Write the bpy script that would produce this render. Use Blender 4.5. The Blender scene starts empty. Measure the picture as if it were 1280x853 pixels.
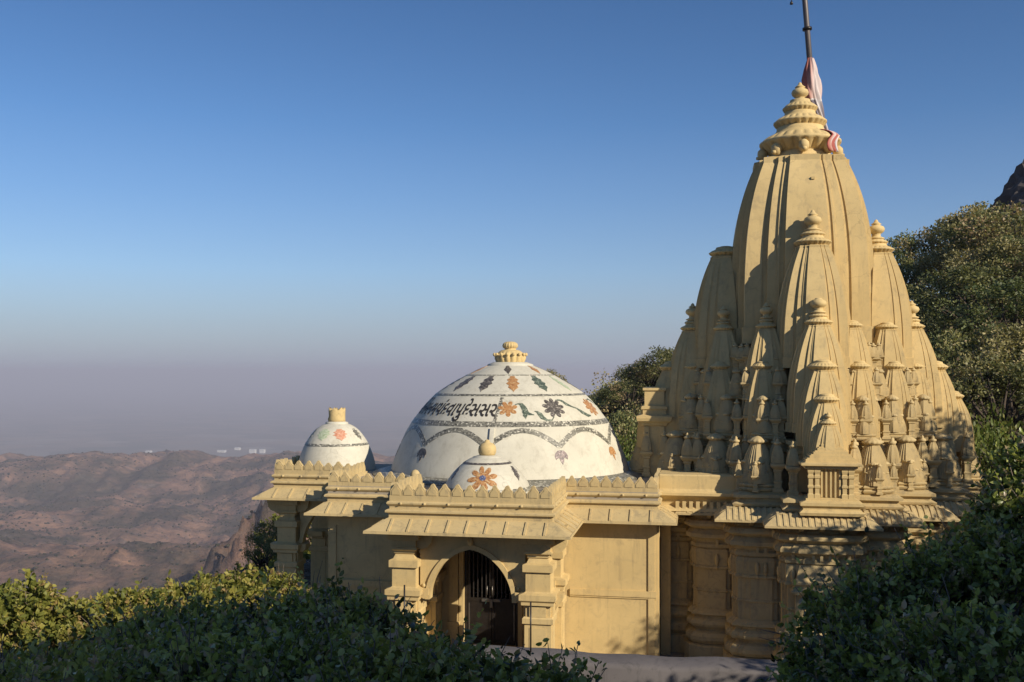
import bpy, bmesh, math, random
import numpy as np
from mathutils import Vector, Matrix
R = math.radians
random.seed(7)
rng = np.random.default_rng(7)
SC = bpy.context.scene
COL = SC.collection

# ------------------------------------------------------------------ camera, sky, sun, exposure
YAW = 10.4
F_PX, HOR = 1244.0, 465.0
c_, s_ = math.cos(R(YAW)), math.sin(R(YAW))
cd = bpy.data.cameras.new('Camera'); cam = bpy.data.objects.new('Camera', cd); COL.objects.link(cam)
cam.location = (0, 0, 0); cam.rotation_euler = (R(90), 0, R(YAW))
cd.sensor_width = 36.0; cd.lens = F_PX / 1280 * 36.0; cd.shift_y = (HOR - 426.5) / 1280
cd.clip_start = 0.1; cd.clip_end = 300000
SC.camera = cam

SUN_AZ, SUN_EL = 57.0, 26.0       # degrees from the temple's front (-Y) towards +X, elevation
sv = Vector((math.sin(R(SUN_AZ)) * math.cos(R(SUN_EL)), -math.cos(R(SUN_AZ)) * math.cos(R(SUN_EL)), math.sin(R(SUN_EL))))
sd = bpy.data.lights.new('Sun', 'SUN'); sun = bpy.data.objects.new('Sun', sd); COL.objects.link(sun)
sd.energy = 4.9; sd.angle = R(0.5); sd.color = (1.0, 0.89, 0.71)
sun.rotation_euler = sv.to_track_quat('Z', 'Y').to_euler(); sun.location = (0, 0, 60)

w = bpy.data.worlds.new('World'); SC.world = w; w.use_nodes = True
nt = w.node_tree; nt.nodes.clear()
out = nt.nodes.new('ShaderNodeOutputWorld'); bg = nt.nodes.new('ShaderNodeBackground')
sky = nt.nodes.new('ShaderNodeTexSky'); sky.sky_type = 'NISHITA'; sky.sun_disc = False
sky.sun_elevation = R(SUN_EL); sky.sun_rotation = math.atan2(sv.x, sv.y)
sky.altitude = 900; sky.air_density = 1.0; sky.dust_density = 0.4; sky.ozone_density = 3.0
bg.inputs[1].default_value = 0.098
# dust in the lowest few degrees of the sky turns it from blue to mauve grey
tc = nt.nodes.new('ShaderNodeTexCoord'); sxyz = nt.nodes.new('ShaderNodeSeparateXYZ'); nt.links.new(tc.outputs['Generated'], sxyz.inputs[0])
cr_ = nt.nodes.new('ShaderNodeValToRGB'); nt.links.new(sxyz.outputs[2], cr_.inputs[0]); e_ = cr_.color_ramp.elements
e_[0].position = 0.0; e_[0].color = (.92, .92, .92, 1); e_[1].position = .24; e_[1].color = (0, 0, 0, 1)
q_ = e_.new(.045); q_.color = (.66, .66, .66, 1); q_ = e_.new(.10); q_.color = (.28, .28, .28, 1)
mxs = nt.nodes.new('ShaderNodeMix'); mxs.data_type = 'RGBA'; nt.links.new(cr_.outputs[0], mxs.inputs[0])
tn = nt.nodes.new('ShaderNodeMix'); tn.data_type = 'RGBA'; tn.blend_type = 'MULTIPLY'; tn.inputs[0].default_value = 1.0
tr_ = nt.nodes.new('ShaderNodeValToRGB'); nt.links.new(sxyz.outputs[2], tr_.inputs[0]); f_ = tr_.color_ramp.elements
f_[0].position = 0.0; f_[0].color = (.86, .92, 1.0, 1); f_[1].position = 1.0; f_[1].color = (.72, .80, .86, 1)
h_ = f_.new(.17); h_.color = (.60, .77, .94, 1); h_ = f_.new(.36); h_.color = (.46, .64, .82, 1)
nt.links.new(tr_.outputs[0], tn.inputs[7]); nt.links.new(sky.outputs[0], tn.inputs[6]); nt.links.new(tn.outputs[2], mxs.inputs[6]); mxs.inputs[7].default_value = (2.55, 2.85, 3.75, 1)
nt.links.new(mxs.outputs[2], bg.inputs[0]); nt.links.new(bg.outputs[0], out.inputs[0])
SC.view_settings.view_transform = 'Standard'; SC.view_settings.look = 'None'
SC.view_settings.exposure = 0.28; SC.view_settings.gamma = 1.0; SC.view_settings.use_curve_mapping = False
SC.cycles.use_denoising = True
SC.cycles.max_bounces = 6; SC.cycles.volume_bounces = 0
SC.cycles.transparent_max_bounces = 8

def cw(px, py, d):
    """world point seen at photo pixel px, py at forward distance d"""
    r = (px - 640) / F_PX * d
    return Vector((c_ * r - s_ * d, s_ * r + c_ * d, -(py - HOR) / F_PX * d))
def rd(r, d, z=0.0):
    return Vector((c_ * r - s_ * d, s_ * r + c_ * d, z))

# ------------------------------------------------------------------ helpers
WL = {}                                      # world location of every object that may be a parent
def link(o, parent=None, loc=None):
    COL.objects.link(o)
    if parent is not None: o.parent = parent
    base = WL[parent.name] if parent is not None else Vector((0, 0, 0))
    if loc is None: loc = base
    o.location = Vector(loc) - base
    WL[o.name] = Vector(loc)
    return o
def tag(o, label=None, cat=None, group=None, kind=None):
    if label: o['label'] = label
    if cat: o['category'] = cat
    if group: o['group'] = group
    if kind: o['kind'] = kind
    return o
def thing(name, loc, label, cat, group=None):
    o = bpy.data.objects.new(name, None); o.empty_display_size = 0.3
    link(o, None, loc); return tag(o, label, cat, group)

class MB:
    def __init__(s): s.v = []; s.f = []; s.sm = []
    def add(s, vs, fs, smooth=False):
        b = len(s.v); s.v.extend([tuple(p) for p in vs])
        s.f.extend([tuple(i + b for i in f) for f in fs]); s.sm.extend([smooth] * len(fs)); return s
    def box(s, x0, x1, y0, y1, z0, z1):
        vs = [(x, y, z) for z in (z0, z1) for y in (y0, y1) for x in (x0, x1)]
        return s.add(vs, [(0, 2, 3, 1), (4, 5, 7, 6), (0, 1, 5, 4), (2, 6, 7, 3), (0, 4, 6, 2), (1, 3, 7, 5)])
    def rings(s, rs, close=True, cap0=False, cap1=False, smooth=False):
        n = len(rs[0]); vs = [p for r in rs for p in r]; fs = []
        for i in range(len(rs) - 1):
            for j in range(n if close else n - 1):
                k = (j + 1) % n
                fs.append((i * n + j, i * n + k, (i + 1) * n + k, (i + 1) * n + j))
        if cap0: fs.append(tuple(range(n))[::-1])
        if cap1: fs.append(tuple((len(rs) - 1) * n + j for j in range(n)))
        return s.add(vs, fs, smooth)
    def lathe(s, prof, c=(0, 0, 0), n=24, rib=None, smooth=True):
        """prof: (r, z) or (r, z, ribamp); rib = number of lobes"""
        rs = []
        for p in prof:
            a = p[2] if len(p) > 2 else 0.0; ring = []
            for j in range(n):
                t = 2 * math.pi * j / n; r = p[0]
                if rib and a: r *= 1 - a + a * abs(math.cos(rib * t / 2)) ** 0.7
                ring.append((c[0] + r * math.cos(t), c[1] + r * math.sin(t), c[2] + p[1]))
            rs.append(ring)
        return s.rings(rs, True, prof[0][0] > 1e-4, prof[-1][0] > 1e-4, smooth)
    def tube(s, pts, rad, n=6, smooth=True):
        pts = [Vector(p) for p in pts]; rs = []
        for i, p in enumerate(pts):
            d = (pts[min(i + 1, len(pts) - 1)] - pts[max(i - 1, 0)]).normalized()
            a = d.cross(Vector((0, 0, 1)) if abs(d.z) < 0.9 else Vector((1, 0, 0))).normalized(); b = d.cross(a)
            r = rad[i] if isinstance(rad, (list, tuple)) else rad
            rs.append([p + a * (r * math.cos(2 * math.pi * j / n)) + b * (r * math.sin(2 * math.pi * j / n)) for j in range(n)])
        return s.rings(rs, True, True, True, smooth)
    def build(s, name, mat, parent=None, label=None, base=None):
        base = WL[parent.name] if parent is not None else Vector(base or (0, 0, 0))
        me = bpy.data.meshes.new(name)
        me.from_pydata([(x - base.x, y - base.y, z - base.z) for x, y, z in s.v], [], s.f)
        me.polygons.foreach_set('use_smooth', s.sm)
        me.materials.append(mat)
        bm = bmesh.new(); bm.from_mesh(me); bmesh.ops.recalc_face_normals(bm, faces=bm.faces); bm.to_mesh(me); bm.free()
        o = bpy.data.objects.new(name, me)
        link(o, parent, base)
        if label: o['label'] = label
        return o

def offs(poly, o, closed=True):
    """offset an axis-aligned polyline outwards (right-hand side of travel)"""
    n = len(poly); res = []
    for i in range(n):
        ns = []
        for a, b in ((i - 1, i), (i, i + 1)):
            if not closed and (a < 0 or b >= n): continue
            p, q = poly[a % n], poly[b % n]
            d = Vector((q[0] - p[0], q[1] - p[1])).normalized(); ns.append((d.y, -d.x))
        if len(ns) == 2 and abs(ns[0][0] - ns[1][0]) + abs(ns[0][1] - ns[1][1]) < 1e-6: ns = ns[:1]
        res.append((poly[i][0] + o * sum(k[0] for k in ns), poly[i][1] + o * sum(k[1] for k in ns)))
    return res
def sweep(mb, poly, prof, closed=True, cap=False):
    rs = [[(x, y, z) for x, y in offs(poly, o, closed)] for o, z in prof]
    mb.rings(rs, closed, False, False)
    if cap: mb.add(rs[0], [tuple(range(len(poly)))]); mb.add(rs[-1], [tuple(range(len(poly)))])
def rect(x0, x1, y0, y1):                    # travelled so that the right-hand side is outside
    return [(x0, y1), (x0, y0), (x1, y0), (x1, y1)]

# ------------------------------------------------------------------ materials
def mat(name):
    m = bpy.data.materials.new(name); m.use_nodes = True
    n = m.node_tree; b = n.nodes['Principled BSDF']; return m, n, b
def N(n, t, **k):
    x = n.nodes.new(t)
    for a, v in k.items(): setattr(x, a, v)
    return x
def ramp(n, fac, stops):
    r = N(n, 'ShaderNodeValToRGB'); e = r.color_ramp.elements
    while len(e) < len(stops): e.new(0.5)
    for i, (p, c) in enumerate(stops): e[i].position = p; e[i].color = (*c, 1)
    n.links.new(fac, r.inputs[0]); return r.outputs[0]
def noise(n, scale, detail=6, rough=0.6, vec=None, dist=0.0):
    x = N(n, 'ShaderNodeTexNoise'); x.inputs['Scale'].default_value = scale; x.inputs['Detail'].default_value = detail
    x.inputs['Roughness'].default_value = rough; x.inputs['Distortion'].default_value = dist
    if vec is not None: n.links.new(vec, x.inputs['Vector'])
    return x.outputs[0]
def world_pos(n, scale=(1, 1, 1)):
    g = N(n, 'ShaderNodeNewGeometry'); m = N(n, 'ShaderNodeMapping'); m.inputs['Scale'].default_value = scale
    n.links.new(g.outputs['Position'], m.inputs['Vector']); return m.outputs[0]
def mixc(n, fac, a, b, mode='MIX'):
    x = N(n, 'ShaderNodeMix', data_type='RGBA', blend_type=mode)
    if hasattr(fac, 'links'): n.links.new(fac, x.inputs[0])
    else: x.inputs[0].default_value = fac
    for v, i in ((a, 6), (b, 7)):
        if hasattr(v, 'links'): n.links.new(v, x.inputs[i])
        else: x.inputs[i].default_value = (*v, 1)
    return x.outputs[2]
def bump(n, b, h, strength=0.3, dist=0.02):
    x = N(n, 'ShaderNodeBump'); x.inputs['Strength'].default_value = strength; x.inputs['Distance'].default_value = dist
    n.links.new(h, x.inputs['Height']); n.links.new(x.outputs[0], b.inputs['Normal'])

def paint(name, base, dirt, dirt_amt=0.5, streak=True, rough=0.75):
    m, n, b = mat(name)
    p = world_pos(n)
    v = noise(n, 1.3, 6, 0.65, p)
    col = mixc(n, ramp(n, v, [(0.3, (0, 0, 0)), (0.75, (1, 1, 1))]), base, tuple(x * 0.80 for x in base))
    blot = ramp(n, noise(n, 4.5, 8, 0.7, p, 0.6), [(0.52, (0, 0, 0)), (0.72, (1, 1, 1))])
    f = N(n, 'ShaderNodeMath', operation='MULTIPLY'); n.links.new(blot, f.inputs[0]); f.inputs[1].default_value = dirt_amt
    col = mixc(n, f.outputs[0], col, dirt)
    if streak:
        st = ramp(n, noise(n, 2.4, 7, 0.7, world_pos(n, (3.2, 3.2, 0.35))), [(0.54, (0, 0, 0)), (0.74, (1, 1, 1))])
        g = N(n, 'ShaderNodeMath', operation='MULTIPLY'); n.links.new(st, g.inputs[0]); g.inputs[1].default_value = dirt_amt * 1.0
        col = mixc(n, g.outputs[0], col, tuple(x * 0.9 for x in dirt))
    # hairline cracks in the plaster, here and there
    vc = N(n, 'ShaderNodeTexVoronoi', feature='DISTANCE_TO_EDGE'); vc.inputs['Scale'].default_value = 0.85
    wv = N(n, 'ShaderNodeVectorMath', operation='ADD'); n.links.new(p, wv.inputs[0])
    nz = N(n, 'ShaderNodeTexNoise'); nz.inputs['Scale'].default_value = 3.0; nz.inputs['Detail'].default_value = 5; n.links.new(p, nz.inputs['Vector'])
    sc_ = N(n, 'ShaderNodeVectorMath', operation='SCALE'); sc_.inputs['Scale'].default_value = 0.55; n.links.new(nz.outputs['Color'], sc_.inputs[0]); n.links.new(sc_.outputs[0], wv.inputs[1])
    n.links.new(wv.outputs[0], vc.inputs['Vector'])
    ck = ramp(n, vc.outputs['Distance'], [(0.0, (1, 1, 1)), (0.010, (0, 0, 0))])
    mk = ramp(n, noise(n, 0.7, 3, 0.5, p), [(0.50, (0, 0, 0)), (0.60, (.32, .32, .32))])
    cm_ = N(n, 'ShaderNodeMath', operation='MULTIPLY'); n.links.new(ck, cm_.inputs[0]); n.links.new(mk, cm_.inputs[1])
    col = mixc(n, cm_.outputs[0], col, tuple(x * .45 for x in dirt))
    n.links.new(col, b.inputs['Base Color']); b.inputs['Roughness'].default_value = rough
    b.inputs['Specular IOR Level'].default_value = 0.25
    bump(n, b, noise(n, 38, 8, 0.75, p), 0.3, 0.006)
    return m
M = {}
M['paint'] = paint('ochre_paint', (0.62, 0.465, 0.222), (0.30, 0.235, 0.14), 0.5)
M['paint_old'] = paint('worn_ochre_paint', (0.54, 0.415, 0.212), (0.24, 0.20, 0.135), 0.7)
M['white'] = paint('white_limewash', (0.60, 0.57, 0.475), (0.36, 0.33, 0.26), 0.5)
M['roof'] = paint('roof_screed', (0.36, 0.31, 0.24), (0.18, 0.16, 0.13), 0.6, False)
M['concrete'] = paint('grey_concrete', (0.155, 0.14, 0.14), (0.08, 0.075, 0.075), 0.9)
M['paving'] = paint('stone_paving', (0.33, 0.29, 0.24), (0.2, 0.17, 0.14), 0.6, False)

def mosaic(name, c1, c2, c3, scale=42):
    m, n, b = mat(name)
    vo = N(n, 'ShaderNodeTexVoronoi'); vo.inputs['Scale'].default_value = scale
    n.links.new(world_pos(n), vo.inputs['Vector'])
    sep = N(n, 'ShaderNodeSeparateColor'); n.links.new(vo.outputs['Color'], sep.inputs[0])
    col = ramp(n, sep.outputs[0], [(0.0, c1), (0.45, c2), (0.8, c2), (0.95, c3)])
    n.links.new(col, b.inputs['Base Color']); b.inputs['Roughness'].default_value = 0.45
    return m
M['mos_grey'] = mosaic('grey_mosaic', (0.05, 0.048, 0.04), (0.20, 0.19, 0.155), (0.58, 0.55, 0.46), 30)
M['mos_dark'] = mosaic('dark_mosaic', (0.025, 0.022, 0.02), (0.10, 0.088, 0.078), (0.28, 0.25, 0.22), 34)
M['mos_orange'] = mosaic('orange_mosaic', (0.24, 0.10, 0.035), (0.42, 0.215, 0.085), (0.52, 0.36, 0.19), 36)
M['mos_green'] = mosaic('green_mosaic', (0.03, 0.045, 0.035), (0.10, 0.125, 0.092), (0.28, 0.31, 0.25))
M['mos_pale'] = mosaic('pale_green_mosaic', (0.28, 0.34, 0.2), (0.42, 0.48, 0.33), (0.55, 0.57, 0.45))
M['mos_purple'] = mosaic('purple_mosaic', (0.05, 0.035, 0.035), (0.17, 0.115, 0.115), (0.36, 0.28, 0.27), 34)
M['mos_pink'] = mosaic('faded_pink_mosaic', (0.42, 0.16, 0.09), (0.55, 0.27, 0.17), (0.6, 0.4, 0.3))
M['mos_blue'] = mosaic('blue_mosaic', (0.03, 0.04, 0.12), (0.1, 0.12, 0.22), (0.3, 0.3, 0.35))

def plain(name, c, rough=0.6, metal=0.0, var=0.25, scale=8):
    m, n, b = mat(name)
    col = mixc(n, ramp(n, noise(n, scale, 6, 0.65, world_pos(n)), [(0.35, (0, 0, 0)), (0.7, (1, 1, 1))]), c, tuple(x * (1 - var) for x in c))
    n.links.new(col, b.inputs['Base Color']); b.inputs['Roughness'].default_value = rough; b.inputs['Metallic'].default_value = metal
    return m
M['letter'] = plain('black_paint_lettering', (0.035, 0.03, 0.026), 0.6)
M['iron'] = plain('black_iron', (0.035, 0.028, 0.024), 0.38, 0.3, 0.5, 12)
M['bar'] = plain('lit_bar_paint', (0.07, 0.06, 0.055), 0.4, 0.4, 0.6, 18)  # lighter than the door iron: sun on the bars put into the colour
M['steel'] = plain('dull_steel', (0.24, 0.22, 0.2), 0.45, 0.8)
M['polem'] = plain('dark_painted_pole', (0.10, 0.085, 0.085), 0.5, 0.2)
M['bark'] = plain('bark', (0.075, 0.055, 0.04), 0.9, 0, 0.5, 14)
M['twig'] = plain('grey_twig', (0.20, 0.155, 0.125), 0.9, 0, 0.5, 20)
M['rock'] = plain('dark_rock', (0.10, 0.085, 0.08), 0.9, 0, 0.6, 0.5)
M['farwall'] = plain('far_white_wall', (0.75, 0.74, 0.7), 0.8, 0, 0.1, 0.05)

def leafmat(name, stops, rough=0.42, trans=0.35, spec=0.4):
    m, n, b = mat(name)
    at = N(n, 'ShaderNodeAttribute', attribute_name='tint')
    col = ramp(n, at.outputs['Fac'], stops)
    oi = N(n, 'ShaderNodeObjectInfo'); mr = N(n, 'ShaderNodeMapRange'); n.links.new(oi.outputs['Random'], mr.inputs[0]); mr.inputs[3].default_value = .488; mr.inputs[4].default_value = .53
    hs = N(n, 'ShaderNodeHueSaturation'); n.links.new(mr.outputs[0], hs.inputs['Hue']); n.links.new(col, hs.inputs['Color']); col = hs.outputs[0]
    n.links.new(col, b.inputs['Base Color']); b.inputs['Roughness'].default_value = rough
    b.inputs['Specular IOR Level'].default_value = spec
    t = N(n, 'ShaderNodeBsdfTranslucent'); mx = N(n, 'ShaderNodeMixShader'); mx.inputs[0].default_value = trans
    n.links.new(mixc(n, 1.0, col, (1.0, 1.0, 0.55), 'MULTIPLY'), t.inputs[0])
    n.links.new(b.outputs[0], mx.inputs[1]); n.links.new(t.outputs[0], mx.inputs[2])
    n.links.new(mx.outputs[0], n.nodes['Material Output'].inputs[0])
    return m
M['leaf_bush'] = leafmat('glossy_bush_leaf', [(0, (0.03, 0.036, 0.012)), (0.35, (0.16, 0.175, 0.045)), (0.66, (0.35, 0.36, 0.09)), (0.86, (0.50, 0.47, 0.16)), (0.92, (0.33, 0.22, 0.14)), (1, (0.50, 0.36, 0.26))], 0.34, 0.42, 0.6)
M['leaf_dry'] = leafmat('yellow_green_leaf', [(0, (0.10, 0.115, 0.025)), (0.5, (0.21, 0.20, 0.045)), (0.85, (0.33, 0.27, 0.07)), (1, (0.30, 0.19, 0.09))], 0.5, 0.35, 0.3)
M['leaf_tree'] = leafmat('forest_leaf', [(0, (0.085, 0.10, 0.04)), (0.6, (0.19, 0.195, 0.078)), (0.9, (0.31, 0.28, 0.125)), (1, (0.32, 0.23, 0.13))], 0.5, 0.3, 0.3)
M['leaf_olive'] = leafmat('olive_leaf', [(0, (0.16, 0.15, 0.065)), (0.6, (0.30, 0.26, 0.115)), (1, (0.42, 0.34, 0.18))], 0.5, 0.3, 0.3)
M['leaf_bright'] = leafmat('fresh_leaf', [(0, (0.08, 0.11, 0.022)), (0.6, (0.17, 0.20, 0.045)), (1, (0.27, 0.26, 0.08))], 0.5, 0.35, 0.3)

# ------------------------------------------------------------------ noise for the terrain
def vnoise(x, y, seed=0):
    xi = np.floor(x).astype(np.int64); yi = np.floor(y).astype(np.int64); fx = x - xi; fy = y - yi
    fx = fx * fx * fx * (fx * (fx * 6 - 15) + 10); fy = fy * fy * fy * (fy * (fy * 6 - 15) + 10)
    def h(a, b):
        n = (a * 374761393 + b * 668265263 + seed * 1442695041) & 0x7fffffff
        n = ((n ^ (n >> 13)) * 1274126177) & 0x7fffffff
        n = n ^ (n >> 16)
        return (n & 0xffff) / 65535.0
    return (h(xi, yi) * (1 - fx) + h(xi + 1, yi) * fx) * (1 - fy) + (h(xi, yi + 1) * (1 - fx) + h(xi + 1, yi + 1) * fx) * fy
def fbm(x, y, o=5, seed=0, ridged=False):
    a, t, s = 0.5, 0.0, 0.0
    for i in range(o):
        v = vnoise(x, y, seed + i * 17)
        if ridged: v = 1 - np.abs(2 * v - 1)
        t = t + a * v; s += a; a *= 0.5; x = x * 2.03 + 11.3; y = y * 2.03 - 7.1
    return t / s
def sstep(a, b, x):
    t = np.clip((x - a) / (b - a), 0, 1); return t * t * (3 - 2 * t)

FLOOR = -6.6
KN = 8.3
def height(X, Y):
    """ground height; r = right of the view axis, d = ahead of the camera"""
    X = np.asarray(X, float); Y = np.asarray(Y, float)
    r = c_ * X + s_ * Y; d = -s_ * X + c_ * Y
    # terrace the temple stands on, rising to the viewer's slope
    near = np.where(Y < 15.2, -1.75 + (Y - 0.5) * (-3.5 / 14.7), FLOOR)
    near = np.where(Y < 0.5, -1.75, near)
    # hillside to the right
    r0 = np.where(d > 25, 12.0 - 0.34 * (d - 25), 12.0 - 0.2 * (25 - d)); r0 = np.maximum(r0, -2)
    hill = np.maximum(r - r0, 0)
    lift = 0.46 * hill * sstep(-14, 6, r - r0 + 14) 
    lift = np.where(lift > 9.5, 9.5 + (lift - 9.5) * .25, lift)
    bump_ = (fbm(X / 9, Y / 9, 4, 3) - 0.5) * 1.6 * sstep(1, 8, hill)
    loc = near + lift + bump_
    # the platform falls away to the left, behind and far to the right
    edge_l = 21 + 2.0 * (fbm(Y / 8, X / 8, 3, 9) - 0.5)
    e = np.maximum(0, np.sqrt(np.maximum(0, -r - 4) ** 2 + np.maximum(0, d - 30) ** 2) - 6)
    e2 = np.maximum(0, -r - 3 + 0.0 * d)
    back = np.maximum(0, d - 95)
    eh = np.where(r - r0 > -6, back, np.maximum(e, back))
    blend = sstep(-10, 4, r - r0)
    fall = e * (1 - blend) + back * blend
    loc = loc - 0.62 * fall - 0.5 * np.maximum(0, -d - 30)
    # unseen knoll behind the viewer's right shoulder, shaped to shade the near bushes
    p_ = X * .545 + Y * .839; q_ = X * .839 - Y * .545
    loc = loc + KN * np.exp(-(np.abs(p_ - 3.5) / 6.6) ** 4 - (np.abs(q_ - 18) / 7.5) ** 4)
    # far country
    n1 = fbm(r / 420, d / 420, 5, 21); n2 = fbm(r / 150, d / 150, 5, 33, True); n3 = fbm(r / 900, d / 700, 4, 41)
    px = r / np.maximum(d, 1) * F_PX + 640
    far = -335 + 60 * (n1 - 0.5)
    far = far + 95 * np.exp(-((d - 1250) / 430) ** 2) * (0.55 + 0.9 * n3) + 40 * (n2 - 0.5) * sstep(3600, 2600, d) + 18 * (fbm(r / 70, d / 70, 4, 91, True) - .5) * sstep(3600, 2600, d)
    far = far + 70 * (fbm(r / 520 + d / 1500, d / 800, 3, 19, True) - .5) * sstep(1150, 1600, d) * sstep(2950, 2500, d)
    cr = 3050 + 350 * (n3 - 0.5)
    ridge = (58 + 30 * (fbm(r / 260, d / 2000, 4, 52) - 0.5)) * np.exp(-(np.abs(d - cr) / 620) ** 1.6)
    far = far + ridge * (0.62 + 0.70 * fbm(r / 130, d / 520, 4, 61, True))
    sp = 165 * np.exp(-np.abs((r + 215) / 92) ** 1.7 - ((d - 900) / 240) ** 2) * (0.62 + 0.55 * fbm(r / 45, d / 60, 5, 77, True))
    far = far + sp
    far = far + (-610 - far) * sstep(3300, 4600, d)
    far = np.where(d < 0, -335, far)
    return np.maximum(loc, far)

# ------------------------------------------------------------------ ground
def ground_material():
    m, n, b = mat('hill_ground')
    p = world_pos(n)
    big = noise(n, 0.0042, 10, 0.62, p); fine = noise(n, 0.055, 8, 0.7, p); mid = noise(n, 0.014, 10, 0.68, p, 0.5)
    earth = ramp(n, mid, [(0.34, (0.065, 0.052, 0.046)), (0.44, (0.18, 0.115, 0.09)), (0.54, (0.30, 0.175, 0.118)), (0.62, (0.16, 0.112, 0.095)), (0.72, (0.38, 0.28, 0.23))])
    scrub = ramp(n, fine, [(0.40, (0.038, 0.040, 0.028)), (0.6, (0.08, 0.066, 0.046))])
    col = mixc(n, ramp(n, big, [(0.44, (0, 0, 0)), (0.56, (0.85, 0.85, 0.85))]), earth, scrub)
    spk = ramp(n, noise(n, 0.16, 5, 0.75, p), [(0.58, (0, 0, 0)), (0.66, (1, 1, 1))])
    k = N(n, 'ShaderNodeMath', operation='MULTIPLY'); n.links.new(spk, k.inputs[0]); k.inputs[1].default_value = 0.55
    col = mixc(n, k.outputs[0], col, (0.055, 0.055, 0.04))
    # flat plain: fields
    sx = N(n, 'ShaderNodeSeparateXYZ'); g = N(n, 'ShaderNodeNewGeometry'); n.links.new(g.outputs['Position'], sx.inputs[0])
    vo = N(n, 'ShaderNodeTexVoronoi'); vo.inputs['Scale'].default_value = 0.0032; n.links.new(world_pos(n, (1, 1, 0)), vo.inputs['Vector'])
    sc = N(n, 'ShaderNodeSeparateColor'); n.links.new(vo.outputs['Color'], sc.inputs[0])
    field = ramp(n, sc.outputs[0], [(0.0, (0.06, 0.07, 0.04)), (0.35, (0.12, 0.10, 0.07)), (0.7, (0.20, 0.15, 0.10)), (0.86, (0.15, 0.13, 0.10)), (0.97, (0.24, 0.21, 0.17))])
    pm = N(n, 'ShaderNodeMapRange'); n.links.new(sx.outputs[2], pm.inputs[0])
    pm.inputs[1].default_value = -520; pm.inputs[2].default_value = -590
    col = mixc(n, pm.outputs[0], col, field)
    # local soil
    soil = ramp(n, noise(n, 1.6, 8, 0.7, p), [(0.35, (0.06, 0.045, 0.03)), (0.7, (0.16, 0.12, 0.085))])
    lm = N(n, 'ShaderNodeMapRange'); n.links.new(sx.outputs[2], lm.inputs[0]); lm.inputs[1].default_value = -60; lm.inputs[2].default_value = -25
    col = mixc(n, lm.outputs[0], col, soil)
    n.links.new(col, b.inputs['Base Color']); b.inputs['Roughness'].default_value = 0.95; b.inputs['Specular IOR Level'].default_value = 0.1
    bump(n, b, fine, 1.0, 9.0)
    return m
rads = np.concatenate([np.linspace(0.3, 70, 60), np.geomspace(72, 600, 40)[1:], np.linspace(610, 3900, 330), np.geomspace(3950, 120000, 60)])
angs = np.unique(np.concatenate([np.linspace(-180, -45, 60), np.linspace(-45, 8, 420), np.linspace(8, 45, 90), np.linspace(45, 180, 60)[:-1]]))
A, RR = np.meshgrid(np.radians(angs), rads)
rr_, dd_ = RR * np.sin(A), RR * np.cos(A)
GX, GY = c_ * rr_ - s_ * dd_, s_ * rr_ + c_ * dd_
GZ = height(GX, GY)
na = len(angs); nr = len(rads)
gv = np.stack([GX.ravel(), GY.ravel(), GZ.ravel()], 1)
I, J = np.meshgrid(np.arange(nr - 1), np.arange(na), indexing='ij'); J2 = (J + 1) % na
gf = np.stack([(I * na + J), (I * na + J2), ((I + 1) * na + J2), ((I + 1) * na + J)], -1).reshape(-1, 4)
def npmesh(name, v, f, material, tint=None, smooth=True):
    me = bpy.data.meshes.new(name); k = f.shape[1]
    me.vertices.add(len(v)); me.vertices.foreach_set('co', np.ascontiguousarray(v, dtype=np.float32).ravel())
    me.loops.add(f.size); me.loops.foreach_set('vertex_index', np.ascontiguousarray(f, dtype=np.int32).ravel())
    me.polygons.add(len(f)); me.polygons.foreach_set('loop_start', np.arange(0, f.size, k, dtype=np.int32))
    me.polygons.foreach_set('use_smooth', np.full(len(f), smooth, dtype=bool))
    if tint is not None:
        a = me.attributes.new('tint', 'FLOAT', 'POINT'); a.data.foreach_set('value', np.ascontiguousarray(tint, dtype=np.float32))
    me.update(calc_edges=True); me.validate(); me.materials.append(material); return me
go = bpy.data.objects.new('ground', npmesh('ground', gv, gf[:, ::-1], ground_material()))
link(go); tag(go, 'dry brown hills, hazy plain and slope below the temple', None, None, 'structure')

def scatter_blobs(name, pts, size, material, label):
    """low scrub dots on the far slopes: one object"""
    ico = []; t = (1 + 5 ** .5) / 2
    iv = np.array([(-1, t, 0), (1, t, 0), (-1, -t, 0), (1, -t, 0), (0, -1, t), (0, 1, t), (0, -1, -t), (0, 1, -t), (t, 0, -1), (t, 0, 1), (-t, 0, -1), (-t, 0, 1)]) / 1.9
    fi = np.array([(0, 11, 5), (0, 5, 1), (0, 1, 7), (0, 7, 10), (0, 10, 11), (1, 5, 9), (5, 11, 4), (11, 10, 2), (10, 7, 6), (7, 1, 8), (3, 9, 4), (3, 4, 2), (3, 2, 6), (3, 6, 8), (3, 8, 9), (4, 9, 5), (2, 4, 11), (6, 2, 10), (8, 6, 7), (9, 8, 1)])
    n = len(pts)
    v = iv[None] * (1 + 0.35 * (rng.random((n, 12, 1)) - .5)) * size[:, None, None] * np.array([1, 1, .75])
    v = (v + pts[:, None]).reshape(-1, 3)
    f = (fi[None] + (np.arange(n) * 12)[:, None, None]).reshape(-1, 3)
    o = bpy.data.objects.new(name, npmesh(name, v, f, material, np.repeat(rng.random(n), 12)))
    link(o); return tag(o, label, None, None, 'stuff')
k = 10000
d = rng.uniform(620, 3100, k); r = (rng.uniform(-40, 420, k) - 640) / F_PX * d
dens = fbm(r / 160, d / 160, 4, 5); keep = rng.random(k) < np.clip((dens - .33) * 3.0, 0.05, 1)
r, d = r[keep], d[keep]; X, Y = c_ * r - s_ * d, s_ * r + c_ * d
pts = np.stack([X, Y, height(X, Y) + .3], 1)
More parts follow.
